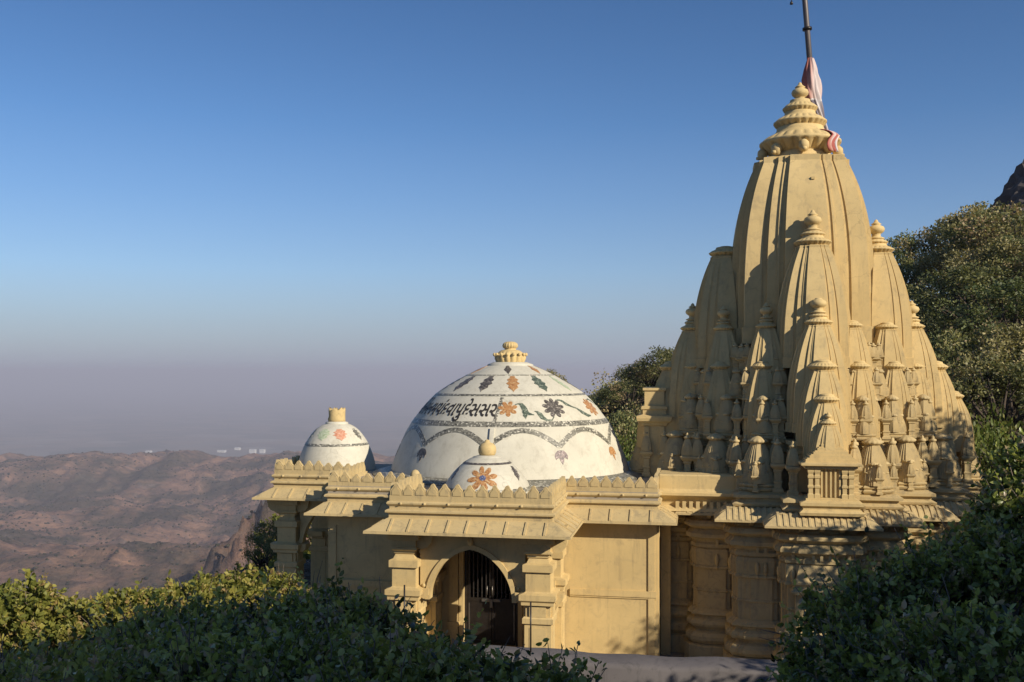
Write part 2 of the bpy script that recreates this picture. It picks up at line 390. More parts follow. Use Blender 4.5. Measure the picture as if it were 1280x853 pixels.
M['scrub'] = leafmat('dry_scrub', [(0, (0.022, 0.024, 0.016)), (0.6, (0.04, 0.04, 0.026)), (1, (0.08, 0.06, 0.04))], 0.8, 0.05, 0.1)
scatter_blobs('scrub', pts, rng.uniform(.8, 3.0, len(pts)) * (d / 1500) ** .35, M['scrub'], 'low dry scrub dotted over the brown hills')

# courtyard paving
pv = MB(); pv.box(-11.3, 9.0, 15.9, 29.6, FLOOR - .3, FLOOR + .03); o = pv.build('courtyard', M['paving']); tag(o, 'stone paved courtyard round the temple', None, None, 'structure')

# ------------------------------------------------------------------ far white buildings on the plain
for i, (px, py, wd, dp, h) in enumerate([(277, 566, 60, 30, 14), (297, 563, 40, 30, 16), (316, 567, 46, 30, 26), (328, 567, 36, 30, 26), (240, 572, 90, 40, 12), (258, 574, 70, 30, 12), (303, 578, 100, 40, 12), (186, 566, 40, 30, 10)]):
    dd = 612 * F_PX / (py - HOR); b = cw(px, py, dd)
    zb = float(height(b.x, b.y))
    t = thing('far_building', (b.x, b.y, zb), 'tiny white building far out on the hazy plain', 'building', 'white buildings out on the plain')
    m_ = MB(); m_.box(b.x - wd / 2, b.x + wd / 2, b.y - dp / 2, b.y + dp / 2, zb - 5, zb + h); m_.build('wall', M['farwall'], t)
    m_ = MB(); a, e_ = wd / 2 + 1.5, dp / 2 + 1.5
    m_.add([(b.x - a, b.y - e_, zb + h + .1), (b.x + a, b.y - e_, zb + h + .1), (b.x + a, b.y + e_, zb + h + .1), (b.x - a, b.y + e_, zb + h + .1), (b.x - a, b.y, zb + h + 4), (b.x + a, b.y, zb + h + 4)], [(0, 1, 5, 4), (2, 3, 4, 5), (0, 4, 3), (1, 2, 5), (0, 3, 2, 1)]); m_.build('roof', M['farwall'], t)

# ------------------------------------------------------------------ haze
hz = MB(); hz.box(-90000, 90000, -30000, 110000, -625, 60)
m, n, b = mat('valley_haze'); n.nodes.remove(b)
pvn = N(n, 'ShaderNodeVolumePrincipled'); pvn.inputs['Density'].default_value = 1.45e-4
pvn.inputs['Color'].default_value = (0.64, 0.655, 0.79, 1); pvn.inputs['Anisotropy'].default_value = 0.0
n.links.new(pvn.outputs[0], n.nodes['Material Output'].inputs['Volume'])
o = hz.build('haze', m); tag(o, 'dusty mauve haze lying over the plain', None, None, 'stuff')
m.cycles.homogeneous_volume = True

exec_parts = True
# ================================================================== THE DOMED HALL
CX, CY = -4.74, 25.57                        # centre of the big dome
hall = thing('domed_hall', (CX, CY, FLOOR), 'yellow temple hall with a white mosaic dome and arched porches', 'temple hall')
ZT = -2.62                                   # roof terrace
x0, x1, y0, y1 = -8.31, -.79, 21.8, 29.3
WT = -3.08                                   # wall tops, inside the cornice
# --- walls (an opening is left for the door)
DX0, DX1, DZ1, DZ0 = -5.10, -3.86, -3.78, -6.13
m = MB(); T = .32
m.box(x0, DX0, y0, y0 + T, FLOOR, WT); m.box(DX1, x1, y0, y0 + T, FLOOR, WT); m.box(DX0, DX1, y0, y0 + T, DZ1, WT); m.box(DX0, DX1, y0, y0 + T, FLOOR, DZ0)
m.box(x0, x0 + T, y0 + T, y1, FLOOR, WT); m.box(x1 - T, x1, y0 + T, y1, FLOOR, WT); m.box(x0 + T, x1 - T, y1 - T, y1, FLOOR, WT)
# frieze, corner pilasters and the string course stand proud of the wall
for a, b_ in ((x0, -6.2), (-2.72, x1)):
    m.box(a + .02, b_ - .02, y0 - .028, y0 - .001, -3.52, -3.30)
    m.box(a + .02, b_ - .02, y0 - .045, y0 - .001, -4.90, -4.77); m.box(a + .02, b_ - .02, y0 - .025, y0 - .001, -4.94, -4.90)
    m.box(a + .02, b_ - .02, y0 - .07, y0 - .001, FLOOR, -6.3)
m.box(x1 - .20, x1 - .06, y0 - .03, y0 - .001, -6.3, -3.52); m.box(x0 + .06, x0 + .2, y0 - .03, y0 - .001, -6.3, -3.52)
m.box(x1 - .012, x1 + .03, y0 + .05, y0 + .2, -6.3, -3.3)
m.build('wall', M['paint'], hall)
# --- roof slabs
m = MB(); m.box(x0 - .005, x1 + .005, y0 - .005, y1, WT, ZT); m.box(-6.145, -2.795, 19.605, y0 - .005, WT, ZT - .002); m.box(-10.685, x0 - .006, 24.205, 27.2, WT, ZT - .002)
m.build('roof', M['roof'], hall)
# --- parapet and eave follow the outline
path = [(-10.69, 27.3), (-10.69, 24.2), (-8.31, 24.2), (-8.31, 21.8), (-6.15, 21.8), (-6.15, 19.6), (-2.79, 19.6), (-2.79, 21.8), (-.79, 21.8), (-.79, 26.5)]
m = MB()
sweep(m, path, [(-.10, ZT - .01), (-.10, -2.53), (.0, -2.53), (.0, -2.64), (.025, -2.645), (.05, -2.67), (.05, -2.70), (.015, -2.74), (.0, -2.745), (.0, -2.80), (.05, -2.815), (.075, -2.835), (.075, -2.87), (.03, -2.885), (.03, -2.90), (.012, -2.905), (.012, -2.99)], False)
def merlon(m, p, dirv, nrm, wd, h):
    half = [(.495, -.01), (.495, .34), (.45, .45), (.35, .58), (.23, .71), (.17, .82), (.12, .93), (0, 1.0)]
    o2 = half + [(-a, b) for a, b in half[-2::-1]]
    fr = [(p[0] + dirv[0] * a * wd + nrm[0] * -.005, p[1] + dirv[1] * a * wd + nrm[1] * -.005, -2.53 + b * h) for a, b in o2]
    bk = [(q[0] - nrm[0] * .08, q[1] - nrm[1] * .08, q[2]) for q in fr]
    k = len(o2)
    m.add(fr + bk, [tuple(range(k)), tuple(range(k, 2 * k))[::-1]] + [(i, (i + 1) % k, k + (i + 1) % k, k + i) for i in range(k)])
    # flat raised panel on the outer face
    b1 = [(p[0] + dirv[0] * a * wd * .72 + nrm[0] * .007, p[1] + dirv[1] * a * wd * .72 + nrm[1] * .007, -2.53 + (.06 + b * .72) * h) for a, b in o2]
    b0 = [(x - nrm[0] * .014, y - nrm[1] * .014, z) for x, y, z in b1]
    m.add(b0 + b1, [tuple(range(k, 2 * k))] + [(i, (i + 1) % k, k + (i + 1) % k, k + i) for i in range(k)])
for i in range(len(path) - 1):
    a, b_ = Vector(path[i]), Vector(path[i + 1]); L = (b_ - a).length; dv = (b_ - a) / L; nv = (dv.y, -dv.x)
    k = max(2, round(L / .262)); wd = L / k
    for j in range(k): merlon(m, a + dv * (wd * (j + .5 + random.uniform(-.03, .03))), dv, nv, wd * random.uniform(.91, 1.03), .245 * (random.uniform(.93, 1.05) if random.random() > .07 else random.uniform(.72, .86)))
    # small bosses on the moulding
    for j in range(int(L / .5)): 
        q = a + dv * (.25 + j * .5); m.lathe([(0, -.03), (.03, -.02), (.03, .02), (0, .03)], (q.x + nv[0] * .05, q.y + nv[1] * .05, -2.685), 8)
m.build('parapet', M['paint_old'], hall)
m = MB()
sweep(m, path, [(.012, -2.98), (.06, -3.0), (.40, -3.205), (.42, -3.205), (.425, -3.26), (.37, -3.265), (.012, -3.15), (.012, -3.20)], False)
for i in range(len(path) - 1):
    a, b_ = Vector(path[i]), Vector(path[i + 1]); L = (b_ - a).length; dv = (b_ - a) / L; nv = Vector((dv.y, -dv.x))
    k = max(2, round((L + .5) / .385)); lo = -.30; st = (L + .6) / k
    cut0 = cut1 = False
    if i > 0:
        pr = Vector(path[i]) - Vector(path[i - 1]); cut0 = pr.x * dv.y - pr.y * dv.x < 0
    if i < len(path) - 2:
        nx = Vector(path[i + 2]) - Vector(path[i + 1]); cut1 = dv.x * nx.y - dv.y * nx.x < 0
    for j in range(k + 1):
        t = lo + st * j
        if cut0 and t < .46 or cut1 and t > L - .46: continue
        if t < -.02 or t > L + .02: 
            s0 = max(-t, t - L)
        else: s0 = 0
        u0, u1 = max(.07, s0 + .03), .405
        if u1 - u0 < .08: continue
        z = lambda u: -3.0 - (u - .06) * (.205 / .34)
        hw = .022; q = []
        for u, dz in ((u0, -.005), (u0, .028), (u1, .028), (u1, -.005)):
            for s in (-hw, hw):
                p = a + dv * (t + s) + nv * u; q.append((p.x, p.y, z(u) + dz))
        m.add(q, [(0, 1, 3, 2), (2, 3, 5, 4), (4, 5, 7, 6), (0, 2, 4, 6), (1, 7, 5, 3)])
m.build('eave', M['paint_old'], hall)
# corner knob on the parapet
m = MB(); m.lathe([(.05, 0), (.1, .05), (.12, .13, .12), (.1, .22, .12), (.06, .27), (0, .29)], (-6.22, 21.76, -2.5), 24, 10); m.build('corner_knob', M['paint_old'], hall)

# --- columns
def column(m, cx, cy, h, zb, arms):
    q = rect(cx - h, cx + h, cy - h, cy + h)
    sweep(m, q, [(.04, zb), (.04, zb + .35), (-.01, zb + .38), (-.01, -5.05), (.03, -5.03), (.03, -4.93), (.0, -4.90), (-.03, -4.9), (-.03, -4.68), (.05, -4.66), (.05, -4.60), (.09, -4.56), (.09, -4.45), (.0, -4.42), (-.03, -4.4), (-.03, -4.02), (.025, -4.0), (.025, -3.86), (-.05, -3.83), (-.09, -3.74), (-.06, -3.72), (-.06, -3.68), (.0, -3.64), (.0, -3.60), (-.03, -3.59), (-.03, -3.45), (.05, -3.43), (.05, WT - .005)], True, True)
    # raised panel on every face
    for dx, dy in ((0, -1), (0, 1), (1, 0), (-1, 0)):
        px, py = cx + dx * (h - .012), cy + dy * (h - .012); a = h * .6
        m.box(px - (abs(dy) * a + abs(dx) * .02), px + (abs(dy) * a + abs(dx) * .02), py - (abs(dx) * a + abs(dy) * .02), py + (abs(dx) * a + abs(dy) * .02), -4.9, -4.69) 
        m.box(px - (abs(dy) * a + abs(dx) * .012), px + (abs(dy) * a + abs(dx) * .012), py - (abs(dx) * a + abs(dy) * .012), py + (abs(dx) * a + abs(dy) * .012), zb + .45, -5.12)
    # bracket capitals reaching out along the beams
    for dx, dy in arms:
        L = .36; prof = [(0, -3.62), (.12, -3.64), (.24, -3.6), (.32, -3.5), (.34, -3.4), (.34, WT - .01), (0, WT - .01)]; hw = h * .55
        sx, sy = -dy, dx; o2 = []
        for s in (-hw, hw):
            o2 += [(cx + dx * (h - .05 + a) + sx * s, cy + dy * (h - .05 + a) + sy * s, z) for a, z in prof]
        k = len(prof); m.add(o2, [tuple(range(k)), tuple(range(k, 2 * k))[::-1]] + [(i, (i + 1) % k, k + (i + 1) % k, k + i) for i in range(k)])
        prof = [(0, -4.62), (.08, -4.66), (.16, -4.58), (.17, -4.46), (0, -4.45)]; o2 = []
        for s in (-hw, hw):
            o2 += [(cx + dx * (h + .04 + a) + sx * s, cy + dy * (h + .04 + a) + sy * s, z) for a, z in prof]
        k = len(prof); m.add(o2, [tuple(range(k)), tuple(range(k, 2 * k))[::-1]] + [(i, (i + 1) % k, k + (i + 1) % k, k + i) for i in range(k)])
H = .28
for cx, cy, zb, arms in ((-5.86, 19.9, FLOOR, [(1, 0), (0, 1)]), (-3.08, 19.9, FLOOR, [(-1, 0), (0, 1), (1, 0)]), (-5.86, 21.45, FLOOR, [(0, -1)]), (-3.08, 21.45, FLOOR, [(0, -1)]),
                    (-10.38, 24.5, FLOOR, [(1, 0), (0, 1), (-1, 0)]), (-10.38, 26.85, FLOOR, [(1, 0), (0, -1)]), (-8.62, 26.85, FLOOR, [(-1, 0)])):
    m = MB(); column(m, cx, cy, H, zb, arms); m.build('column', M['paint'], hall)

# --- arch panels: a wall with a pointed opening
def arch(cx, hw, yf, yb, xa, xb, ztop, apex, spring, name='arch_panel', vertical=False):
    m = MB(); n_ = 40
    def zo(t): t = min(1, abs(t)); return spring + (apex - spring) * (.86 * math.sqrt(max(0, 1 - t * t)) + .14 * (1 - t))
    def pts(sc, ex): return [(cx + hw * sc * t, zo(t) + ex * (1 - .0 * abs(t))) for t in [math.sin(math.pi / 2 * (-1 + 2 * i / n_)) for i in range(n_ + 1)]]
    cv = pts(1, 0)
    lo = -4.68
    cv = [(cv[0][0], lo)] + cv + [(cv[-1][0], lo)] if lo < spring else cv
    P = lambda x, y, z: (x, y, z)
    fr = [P(x, yf, z) for x, z in cv]; bk = [P(x, yb, z) for x, z in cv]; ft = [P(x, yf, ztop) for x, z in cv]; bt = [P(x, yb, ztop) for x, z in cv]
    m.rings([ft, fr, bk, bt], False)
    zb = cv[0][1]
    m.box(xa, cx - hw - .0005, yf, yb, zb, ztop); m.box(cx + hw + .0005, xb, yf, yb, zb, ztop)
    # raised band round the arch
    o1 = [(x, z) for x, z in cv]; o2 = []
    for i, (x, z) in enumerate(cv):
        a, b_ = cv[max(0, i - 1)], cv[min(len(cv) - 1, i + 1)]; tx, tz = b_[0] - a[0], b_[1] - a[1]; l = math.hypot(tx, tz) or 1
        o2.append((x - tz / l * .10, z + tx / l * .10))
    e = .045
    m.rings([[P(x, yf + .01, z + .001) for x, z in o1], [P(x, yf - e, z + .001) for x, z in o1], [P(x, yf - e, z) for x, z in o2], [P(x, yf + .01, z) for x, z in o2]], False)
    # crest above the point, scroll rosettes at the feet
    m.lathe([(0, -.09), (.05, -.06), (.07, 0), (.045, .05), (0, .12)], (cx, yf - .03, apex + .16), 10)
    for s in (-1, 1):
        for j in range(3):
            m.lathe([(.0, -.05), (.035, -.03), (.045, 0), (.03, .03), (0, .05)], (cx + s * (hw + .19 - .03 * j), yf - .015, spring + .02 + .12 * j), 8)
    return m.build(name, M['paint'], hall)
arch(-4.5, .86, 19.86, 20.06, -5.57, -3.37, WT - .004, -3.63, -4.66)
arch(-9.36, .66, 24.44, 24.62, -10.09, x0 - .01, WT - .004, -3.50, -4.66)
arch(-9.36, .66, 26.75, 26.93, -10.09, -8.92, WT - .004, -3.50, -4.66)
# --- porch floors, side walls of the front porch
m = MB(); m.box(-6.3, -2.6, 19.35, 21.75, FLOOR, -6.14); m.build('porch_floor', M['paving'], hall)
m = MB(); m.box(-6.5, -2.4, 19.05, 19.345, FLOOR, -6.36); m.build('step', M['paving'], hall)
m = MB(); m.box(-10.9, -8.35, 23.95, 27.3, FLOOR, -6.15); m.build('porch_floor', M['paving'], hall)
for xa, xb in ((-6.0, -5.85), (-3.12, -2.97)):
    m = MB(); m.box(xa, xb, 20.2, 21.15, -6.138, -5.12); m.box(xa - .1, xb + .1, 20.2, 21.15, -5.118, -5.0); m.box(xa - .04, xb + .04, 20.2, 21.15, -5.3, -5.25); m.build('side_wall', M['paint'], hall)
# inner jamb pilasters beside the door
m = MB()
for xa, xb in ((-5.42, -5.22), (-3.74, -3.54)):
    m.box(xa, xb, y0 - .09, y0 - .002, -6.138, -3.5); m.box(xa - .03, xb + .03, y0 - .12, y0 - .092 + .09, -5.7, -5.6)
for xa, xb in ((-5.2, DX0), (DX1, -3.76)): m.box(xa, xb, y0 - .05, y0 - .002, -6.138, -3.62)
m.box(-5.2, -3.76, y0 - .05, y0 - .002, -3.618, -3.5)
m.build('door_surround', M['paint'], hall)
# --- iron door: frame, bars, lower panels, latch
dy = y0 + .10
m = MB(); m.box(DX0 + .002, DX0 + .07, dy - .03, dy + .04, DZ0 + .002, DZ1 - .002); m.box(DX1 - .07, DX1 - .002, dy - .03, dy + .04, DZ0 + .002, DZ1 - .002); m.box(DX0 + .072, DX1 - .072, dy - .03, dy + .04, DZ1 - .09, DZ1 - .002)
door = m.build('door', M['iron'], hall, 'black iron double door with bars above solid panels')
mid = (DX0 + DX1) / 2
for xa, xb in ((DX0 + .08, mid - .006), (mid + .006, DX1 - .08)):
    m = MB(); zl = (DZ0 + .02, DZ0 + .10, -5.16, -5.08, DZ1 - .18, DZ1 - .10); xl = (xa, xa + .05, xb - .05, xb)
    def cell(x0_, x1_, z0_, z1_, h): m.box(x0_, x1_, dy - h, dy + h, z0_, z1_)
    fr_ = [(xl[0], zl[0]), (xl[3], zl[0]), (xl[3], zl[5]), (xl[0], zl[5])]; in_ = [(xl[1], zl[3]), (xl[2], zl[3]), (xl[2], zl[4]), (xl[1], zl[4])]; pn = [(xl[1], zl[1]), (xl[2], zl[1]), (xl[2], zl[2]), (xl[1], zl[2])]
    V_ = []; 
    for yy in (dy - .022, dy + .022): V_ += [(x, yy, z) for x, z in fr_ + in_ + pn]
    F_ = []
    for o_ in (0, 12):
        F_ += [(o_ + 3, o_ + 0, o_ + 8, o_ + 11, o_ + 4, o_ + 7), (o_ + 1, o_ + 2, o_ + 6, o_ + 5, o_ + 10, o_ + 9), (o_ + 0, o_ + 1, o_ + 9, o_ + 8), (o_ + 11, o_ + 10, o_ + 5, o_ + 4), (o_ + 7, o_ + 6, o_ + 2, o_ + 3)]
    for i in range(4): j = (i + 1) % 4; F_ += [(i, j, 12 + j, 12 + i), (4 + i, 4 + j, 16 + j, 16 + i)]
    V_ += [(x, dy - .008, z) for x, z in pn]
    F_ += [(8 + i, 8 + (i + 1) % 4, 24 + (i + 1) % 4, 24 + i) for i in range(4)] + [(24, 25, 26, 27)]
    m.add(V_, F_)
    m.build('door_leaf', M['iron'], door)
    m = MB()
    k = 6
    for j in range(k):
        x = xa + .025 + (xb - xa - .05) * j / (k - 1); m.box(x - .011, x + .011, dy - .011, dy + .011, -5.079, DZ1 - .181)
    m.build('bars', M['bar'], door)
    m = MB(); xq = xb - .04 if xa > mid else xa + .012; m.box(xq, xq + .026, dy - .032, dy - .023, DZ0 + .12, -5.2); m.build('edge_strip', M['steel'], door)
m = MB(); m.box(mid - .22, mid + .2, dy - .055, dy - .024, -5.155, -5.09); m.box(mid - .03, mid + .03, dy - .08, dy - .056, -5.28, -5.10); m.tube([(mid - .1, dy - .05, -5.0), (mid - .1, dy - .05, -4.8)], .015); m.tube([(mid + .02, dy - .05, -5.0), (mid + .02, dy - .05, -4.8)], .015)
m.build('latch', M['steel'], door)

# ------------------------------------------------------------------ domes
class Dome:
    def __init__(s, cx, cy, prof):
        s.c = (cx, cy)
        to = Vector((-cx, -cy)).normalized(); s.T = to; s.Rt = Vector((-to.y, to.x))
        if s.Rt.x < 0: s.Rt = -s.Rt
        P = [Vector((0, 0))]; pr = [Vector(p) for p in prof]; res = []
        for i in range(len(pr) - 1):
            p0 = pr[max(i - 1, 0)]; p1, p2 = pr[i], pr[i + 1]; p3 = pr[min(i + 2, len(pr) - 1)]
            for j in range(10):
                t = j / 10
                res.append(.5 * ((2 * p1) + (-p0 + p2) * t + (2 * p0 - 5 * p1 + 4 * p2 - p3) * t * t + (-p0 + 3 * p1 - 3 * p2 + p3) * t ** 3))
        res.append(pr[-1]); s.p = res; s.L = [0]
        for a, b in zip(res, res[1:]): s.L.append(s.L[-1] + (b - a).length)
    def s_of_z(s, z):
        for i in range(len(s.p) - 1):
            if s.p[i].y <= z <= s.p[i + 1].y:
                f = (z - s.p[i].y) / max(1e-6, s.p[i + 1].y - s.p[i].y); return s.L[i] + f * (s.L[i + 1] - s.L[i])
        return 0 if z < s.p[0].y else s.L[-1]
    def rz(s, q):
        q = min(max(q, 0), s.L[-1] - 1e-5)
        i = max(0, int(np.searchsorted(s.L, q, 'right')) - 1); f = (q - s.L[i]) / (s.L[i + 1] - s.L[i])
        p = s.p[i].lerp(s.p[i + 1], f); t = (s.p[i + 1] - s.p[i]).normalized(); return p, Vector((t.y, -t.x))
    def pt(s, al, q, h=0.0):
        p, nn = s.rz(q); r = p.x + nn.x * h; z = p.y + nn.y * h
        dv = s.T * math.cos(al) + s.Rt * math.sin(al)
        return Vector((s.c[0] + dv.x * r, s.c[1] + dv.y * r, z))
    def shell(s, n=96):
        m = MB(); m.lathe([(p.x, p.y) for p in s.p], (s.c[0], s.c[1], 0), n); return m
    def strip(s, m, path, wd, h=.006):
        """path of (alpha, s); a thin raised ribbon lying on the dome"""
        rows = []
        for i, (a, q) in enumerate(path):
            a0, q0 = path[max(0, i - 1)]; a1, q1 = path[min(len(path) - 1, i + 1)]
            r = s.rz(q)[0].x; tx, ty = (a1 - a0) * r, q1 - q0; l = math.hypot(tx, ty) or 1
            hw = (wd[i] if isinstance(wd, list) else wd) / 2; nx, ny = -ty / l * hw, tx / l * hw
            rows.append((s.pt(a + nx / r, q + ny, -.004), s.pt(a + nx / r, q + ny, h), s.pt(a, q, h), s.pt(a - nx / r, q - ny, h), s.pt(a - nx / r, q - ny, -.004)))
        m.rings([list(x) for x in zip(*rows)], False)
    def star(s, m, outline, al, q, h=.006):
        """outline: list of (x, y) star-shaped about 0,0"""
        r = max(.05, s.rz(q)[0].x); k = len(outline); vs = [s.pt(al, q, h)]; fs = []
        lv = (.34, .67, 1.0)
        for f in lv:
            vs += [s.pt(al + x * f / r, q + y * f, h) for x, y in outline]
        vs += [s.pt(al + x / r, q + y, -.004) for x, y in outline]
        for i in range(k):
            j = (i + 1) % k; fs.append((0, 1 + i, 1 + j))
            for u in range(3): fs.append((1 + u * k + i, 1 + (u + 1) * k + i, 1 + (u + 1) * k + j, 1 + u * k + j))
        m.add(vs, fs)
def petals(n_, R1, R0, sharp=1.0, rot=0.0, sq=1.0):
    o = []
    for i in range(n_ * 6):
        t = 2 * math.pi * i / (n_ * 6); f = abs(math.cos(n_ * t / 2)) ** sharp
        r = R0 + (R1 - R0) * f; o.append((r * math.cos(t + rot) * sq, r * math.sin(t + rot)))
    return o
def leaf_outline(L, W, teeth=4, ang=0.0):
    o = []
    for s in (1, -1):
        row = []
        for i in range(teeth * 2 + 1):
            t = i / (teeth * 2); wv = W * math.sin(math.pi * min(1, t * .9 + .12)) ** .8 * (1.0 if i % 2 == 0 else .62)
            row.append((s * wv, L * (.5 - t)))
        o += row if s > 0 else row[::-1]
    c, si = math.cos(ang), math.sin(ang); return [(x * c - y * si, x * si + y * c) for x, y in o]
def pendant(sc):
    base = [(0, .55), (.35, .5), (.6, .25), (.72, -.05), (.62, -.42), (.42, -.22), (.25, -.28), (.16, -.6), (0, -.95)]
    o = base + [(-x, y) for x, y in base[-2:0:-1]]; return [(x * sc, y * sc) for x, y in o][::-1]

D = Dome(CX, CY, [(3.11, ZT), (3.08, -2.45), (2.95, -2.1), (2.76, -1.67), (2.53, -1.25), (1.94, -.57), (1.10, -.06), (.52, .19), (.0, .30)])
md = D.shell(112).build('main_dome', M['white'], hall, 'large white dome set with mosaic bands and flowers')
def ring(dome, z, wd, name, mt, par, a0=-math.pi, a1=math.pi):
    m = MB(); q = dome.s_of_z(z); k = 90
    dome.strip(m, [(a0 + (a1 - a0) * i / k, q) for i in range(k + 1)], wd); return m.build(name, mt, par)
m = MB(); m.lathe([(3.02, ZT + .01), (3.13, ZT + .13), (3.55, ZT + .03), (3.56, ZT + .005)], (CX, CY, 0), 96); m.build('mosaic_kerb', M['mos_grey'], md)
ring(D, -.085, .04, 'mosaic_band', M['mos_grey'], md); ring(D, -.57, .07, 'mosaic_band', M['mos_grey'], md); ring(D, -1.245, .15, 'mosaic_band', M['mos_grey'], md)
PHI0, PER = R(-11.5), R(36)
qc, qt = D.s_of_z(-1.76), D.s_of_z(-1.385)
for k in range(-3, 3):
    a0 = PHI0 + PER * k; path_ = []
    for i in range(25):
        t = i / 24; u = 2 * t - 1; path_.append((a0 + PER * (t + .0), qc + (qt - qc) * ((1 - abs(u) ** 1.9))))
    m = MB(); D.strip(m, path_, .13, .007); m.build('scallop_band', M['mos_grey'], md)
    if k != 0:
        m = MB(); D.star(m, pendant(.24), a0, D.s_of_z(-1.97), .008); m.build('flower', M[{-1: 'mos_dark', 1: 'mos_purple', 2: 'mos_orange', -2: 'mos_dark', -3: 'mos_orange'}[k]], md)
# vertical bar between the writing and the flowers, white spout below
m = MB(); D.strip(m, [(R(-5.5) - .012 * i, D.s_of_z(-.62 - .12 * i)) for i in range(6)], .075, .007); m.build('mosaic_band', M['mos_grey'], md)
m = MB(); D.strip(m, [(R(-9.2), D.s_of_z(-1.34 - .075 * i)) for i in range(6)], .10, .05); m.build('rib', M['white'], md)
# flower scroll
qm = D.s_of_z(-.92)
def flower(al, dz, n_, R1, R0, mt, rot=0, core=None, sharp=.8):
    m = MB(); D.star(m, petals(n_, R1, R0, sharp, rot), R(al), qm + dz, .008); f = m.build('flower', M[mt], md)
    if core: m = MB(); D.star(m, petals(8, core, core * .8), R(al), qm + dz, .013); m.build('flower_centre', M['mos_dark'], md)
flower(-1.5, .05, 7, .24, .11, 'mos_orange', .3); flower(28, .07, 9, .30, .17, 'mos_dark', .1); flower(64, .05, 9, .28, .15, 'mos_orange', .4)
def vine(pts, wd, mt):
    m = MB(); D.strip(m, [(R(a), qm + q) for a, q in pts], wd, .007); return m.build('leaf', M[mt], md)
vine([(3, .17), (5, .20), (7, .18), (8.5, .06), (9.3, -.05), (11, -.11), (14, -.14)], [.02, .03, .10, .14, .13, .08, .02], 'mos_green')
m = MB(); D.star(m, leaf_outline(.34, .07, 3, .05), R(8.6), qm - .1, .0065); m.build('leaf', M['mos_green'], md)
vine([(14.5, -.03), (16, -.05), (17.5, -.12), (18.6, -.22), (21, -.30), (24, -.30), (26, -.2)], [.02, .05, .12, .12, .06, .03, .02], 'mos_green')
vine([(32, .30), (35, .31), (37, .27), (39, .17), (43, .08), (46, .03), (49, -.09), (53, -.2), (56, -.21)], [.03, .05, .07, .09, .04, .04, .11, .10, .03], 'mos_green')
vine([(68, .28), (72, .3), (77, .2), (82, .08)], [.02, .06, .07, .02], 'mos_green')
# hanging leaves between the upper bands
for al, mt, tl in ((-76, 'mos_dark', .5), (-50, 'mos_dark', .35), (-23, 'mos_dark', .25), (2.5, 'mos_orange', 0), (29, 'mos_green', -.3), (57, 'mos_pale', -.3), (84, 'mos_dark', -.4)):
    m = MB(); D.star(m, leaf_outline(.74, .17 if mt != 'mos_pale' else .11, 4, -tl * .12), R(al), D.s_of_z(-.29), .008); m.build('leaf', M[mt], md)
for al, mt in ((-68, 'mos_orange'), (-4, 'mos_dark'), (46, 'mos_orange'), (100, 'mos_dark')):
    m = MB(); D.star(m, leaf_outline(.52, .10, 2, .1 if al < 20 else -.1), R(al), D.s_of_z(.055), .008); m.build('leaf', M[mt], md)
# inscription: Gujarati capitals laid on the dome
fc = bpy.data.curves.new('lettering', 'FONT'); fc.body = '\u0ab6\u0ac0\u0aa8\u0ac7\u0aae\u0aa8\u0aae\u0aaf\u0a82\u0aa6\u0ab5\u0abe\u0aaa\u0ac1\u0aa6\u0ac7\u0ab8\u0ab8\u0ab0'; fc.shear = .32; fc.size = 1; fc.offset = .016; fc.resolution_u = 4
fo = bpy.data.objects.new('lettering', fc); COL.objects.link(fo)
bpy.context.view_layer.update()
me = bpy.data.meshes.new_from_object(fo.evaluated_get(bpy.context.evaluated_depsgraph_get()))
bpy.data.objects.remove(fo)
tv = [v.co.copy() for v in me.vertices]; tf = [tuple(p.vertices) for p in me.polygons]
bpy.data.meshes.remove(me)
if tv:
    xs = [v.x for v in tv]; ww = max(xs) - min(xs); xr = max(xs)
    m = MB(); vs = []; qa = D.s_of_z(-1.06)
    for v in tv:
        al = R(-8.0) - (xr - v.x) / ww * R(74); vs.append(D.pt(al, qa + v.y * .60, .009))
    m.add(vs, tf); io = m.build('inscription', M['letter'], md, 'black hand painted Gujarati lettering')
# cap and finial
m = MB(); m.lathe([(.62, .10), (.60, .19), (.44, .25), (.0, .27)], (CX, CY, 0), 48); m.build('cap', M['white'], md)
m = MB(); m.lathe([(.36, .22), (.39, .28, .14), (.42, .36, .16), (.40, .44, .14), (.30, .52), (.24, .56), (.15, .58), (.14, .60), (.19, .63, .1), (.21, .68, .12), (.19, .74, .1), (.12, .78), (.06, .79), (0, .79)], (CX, CY, 0), 96, 16)
for j in range(16):
    t = 2 * math.pi * j / 16; m.lathe([(0, -.05), (.035, -.03), (.045, 0), (.035, .03), (0, .05)], (CX + .42 * math.cos(t), CY + .42 * math.sin(t), .45), 6)
m.build('finial', M['paint'], md)

D2 = Dome(-4.47, 21.35, [(.95, ZT), (.93, -2.5), (.85, -2.34), (.68, -2.13), (.44, -1.93), (.2, -1.83), (0, -1.81)])
d2 = D2.shell(64).build('small_dome', M['white'], hall, 'small white dome with one orange flower above the front porch')
ring(D2, -2.53, .09, 'mosaic_band', M['mos_grey'], d2); ring(D2, -1.98, .06, 'mosaic_band', M['mos_dark'], d2)
m = MB(); D2.star(m, petals(8, .33, .13, .8, .2), R(-7), D2.s_of_z(-2.25), .008); m.build('flower', M['mos_orange'], d2)
m = MB(); D2.star(m, petals(8, .075, .055), R(-7), D2.s_of_z(-2.25), .014); m.build('flower_centre', M['mos_blue'], d2)
m = MB(); D2.star(m, leaf_outline(.4, .1, 3, -.3), R(58), D2.s_of_z(-2.18), .008); m.build('leaf', M['mos_dark'], d2)
m = MB(); D2.star(m, leaf_outline(.4, .1, 3, .3), R(-70), D2.s_of_z(-2.2), .008); m.build('leaf', M['mos_dark'], d2)
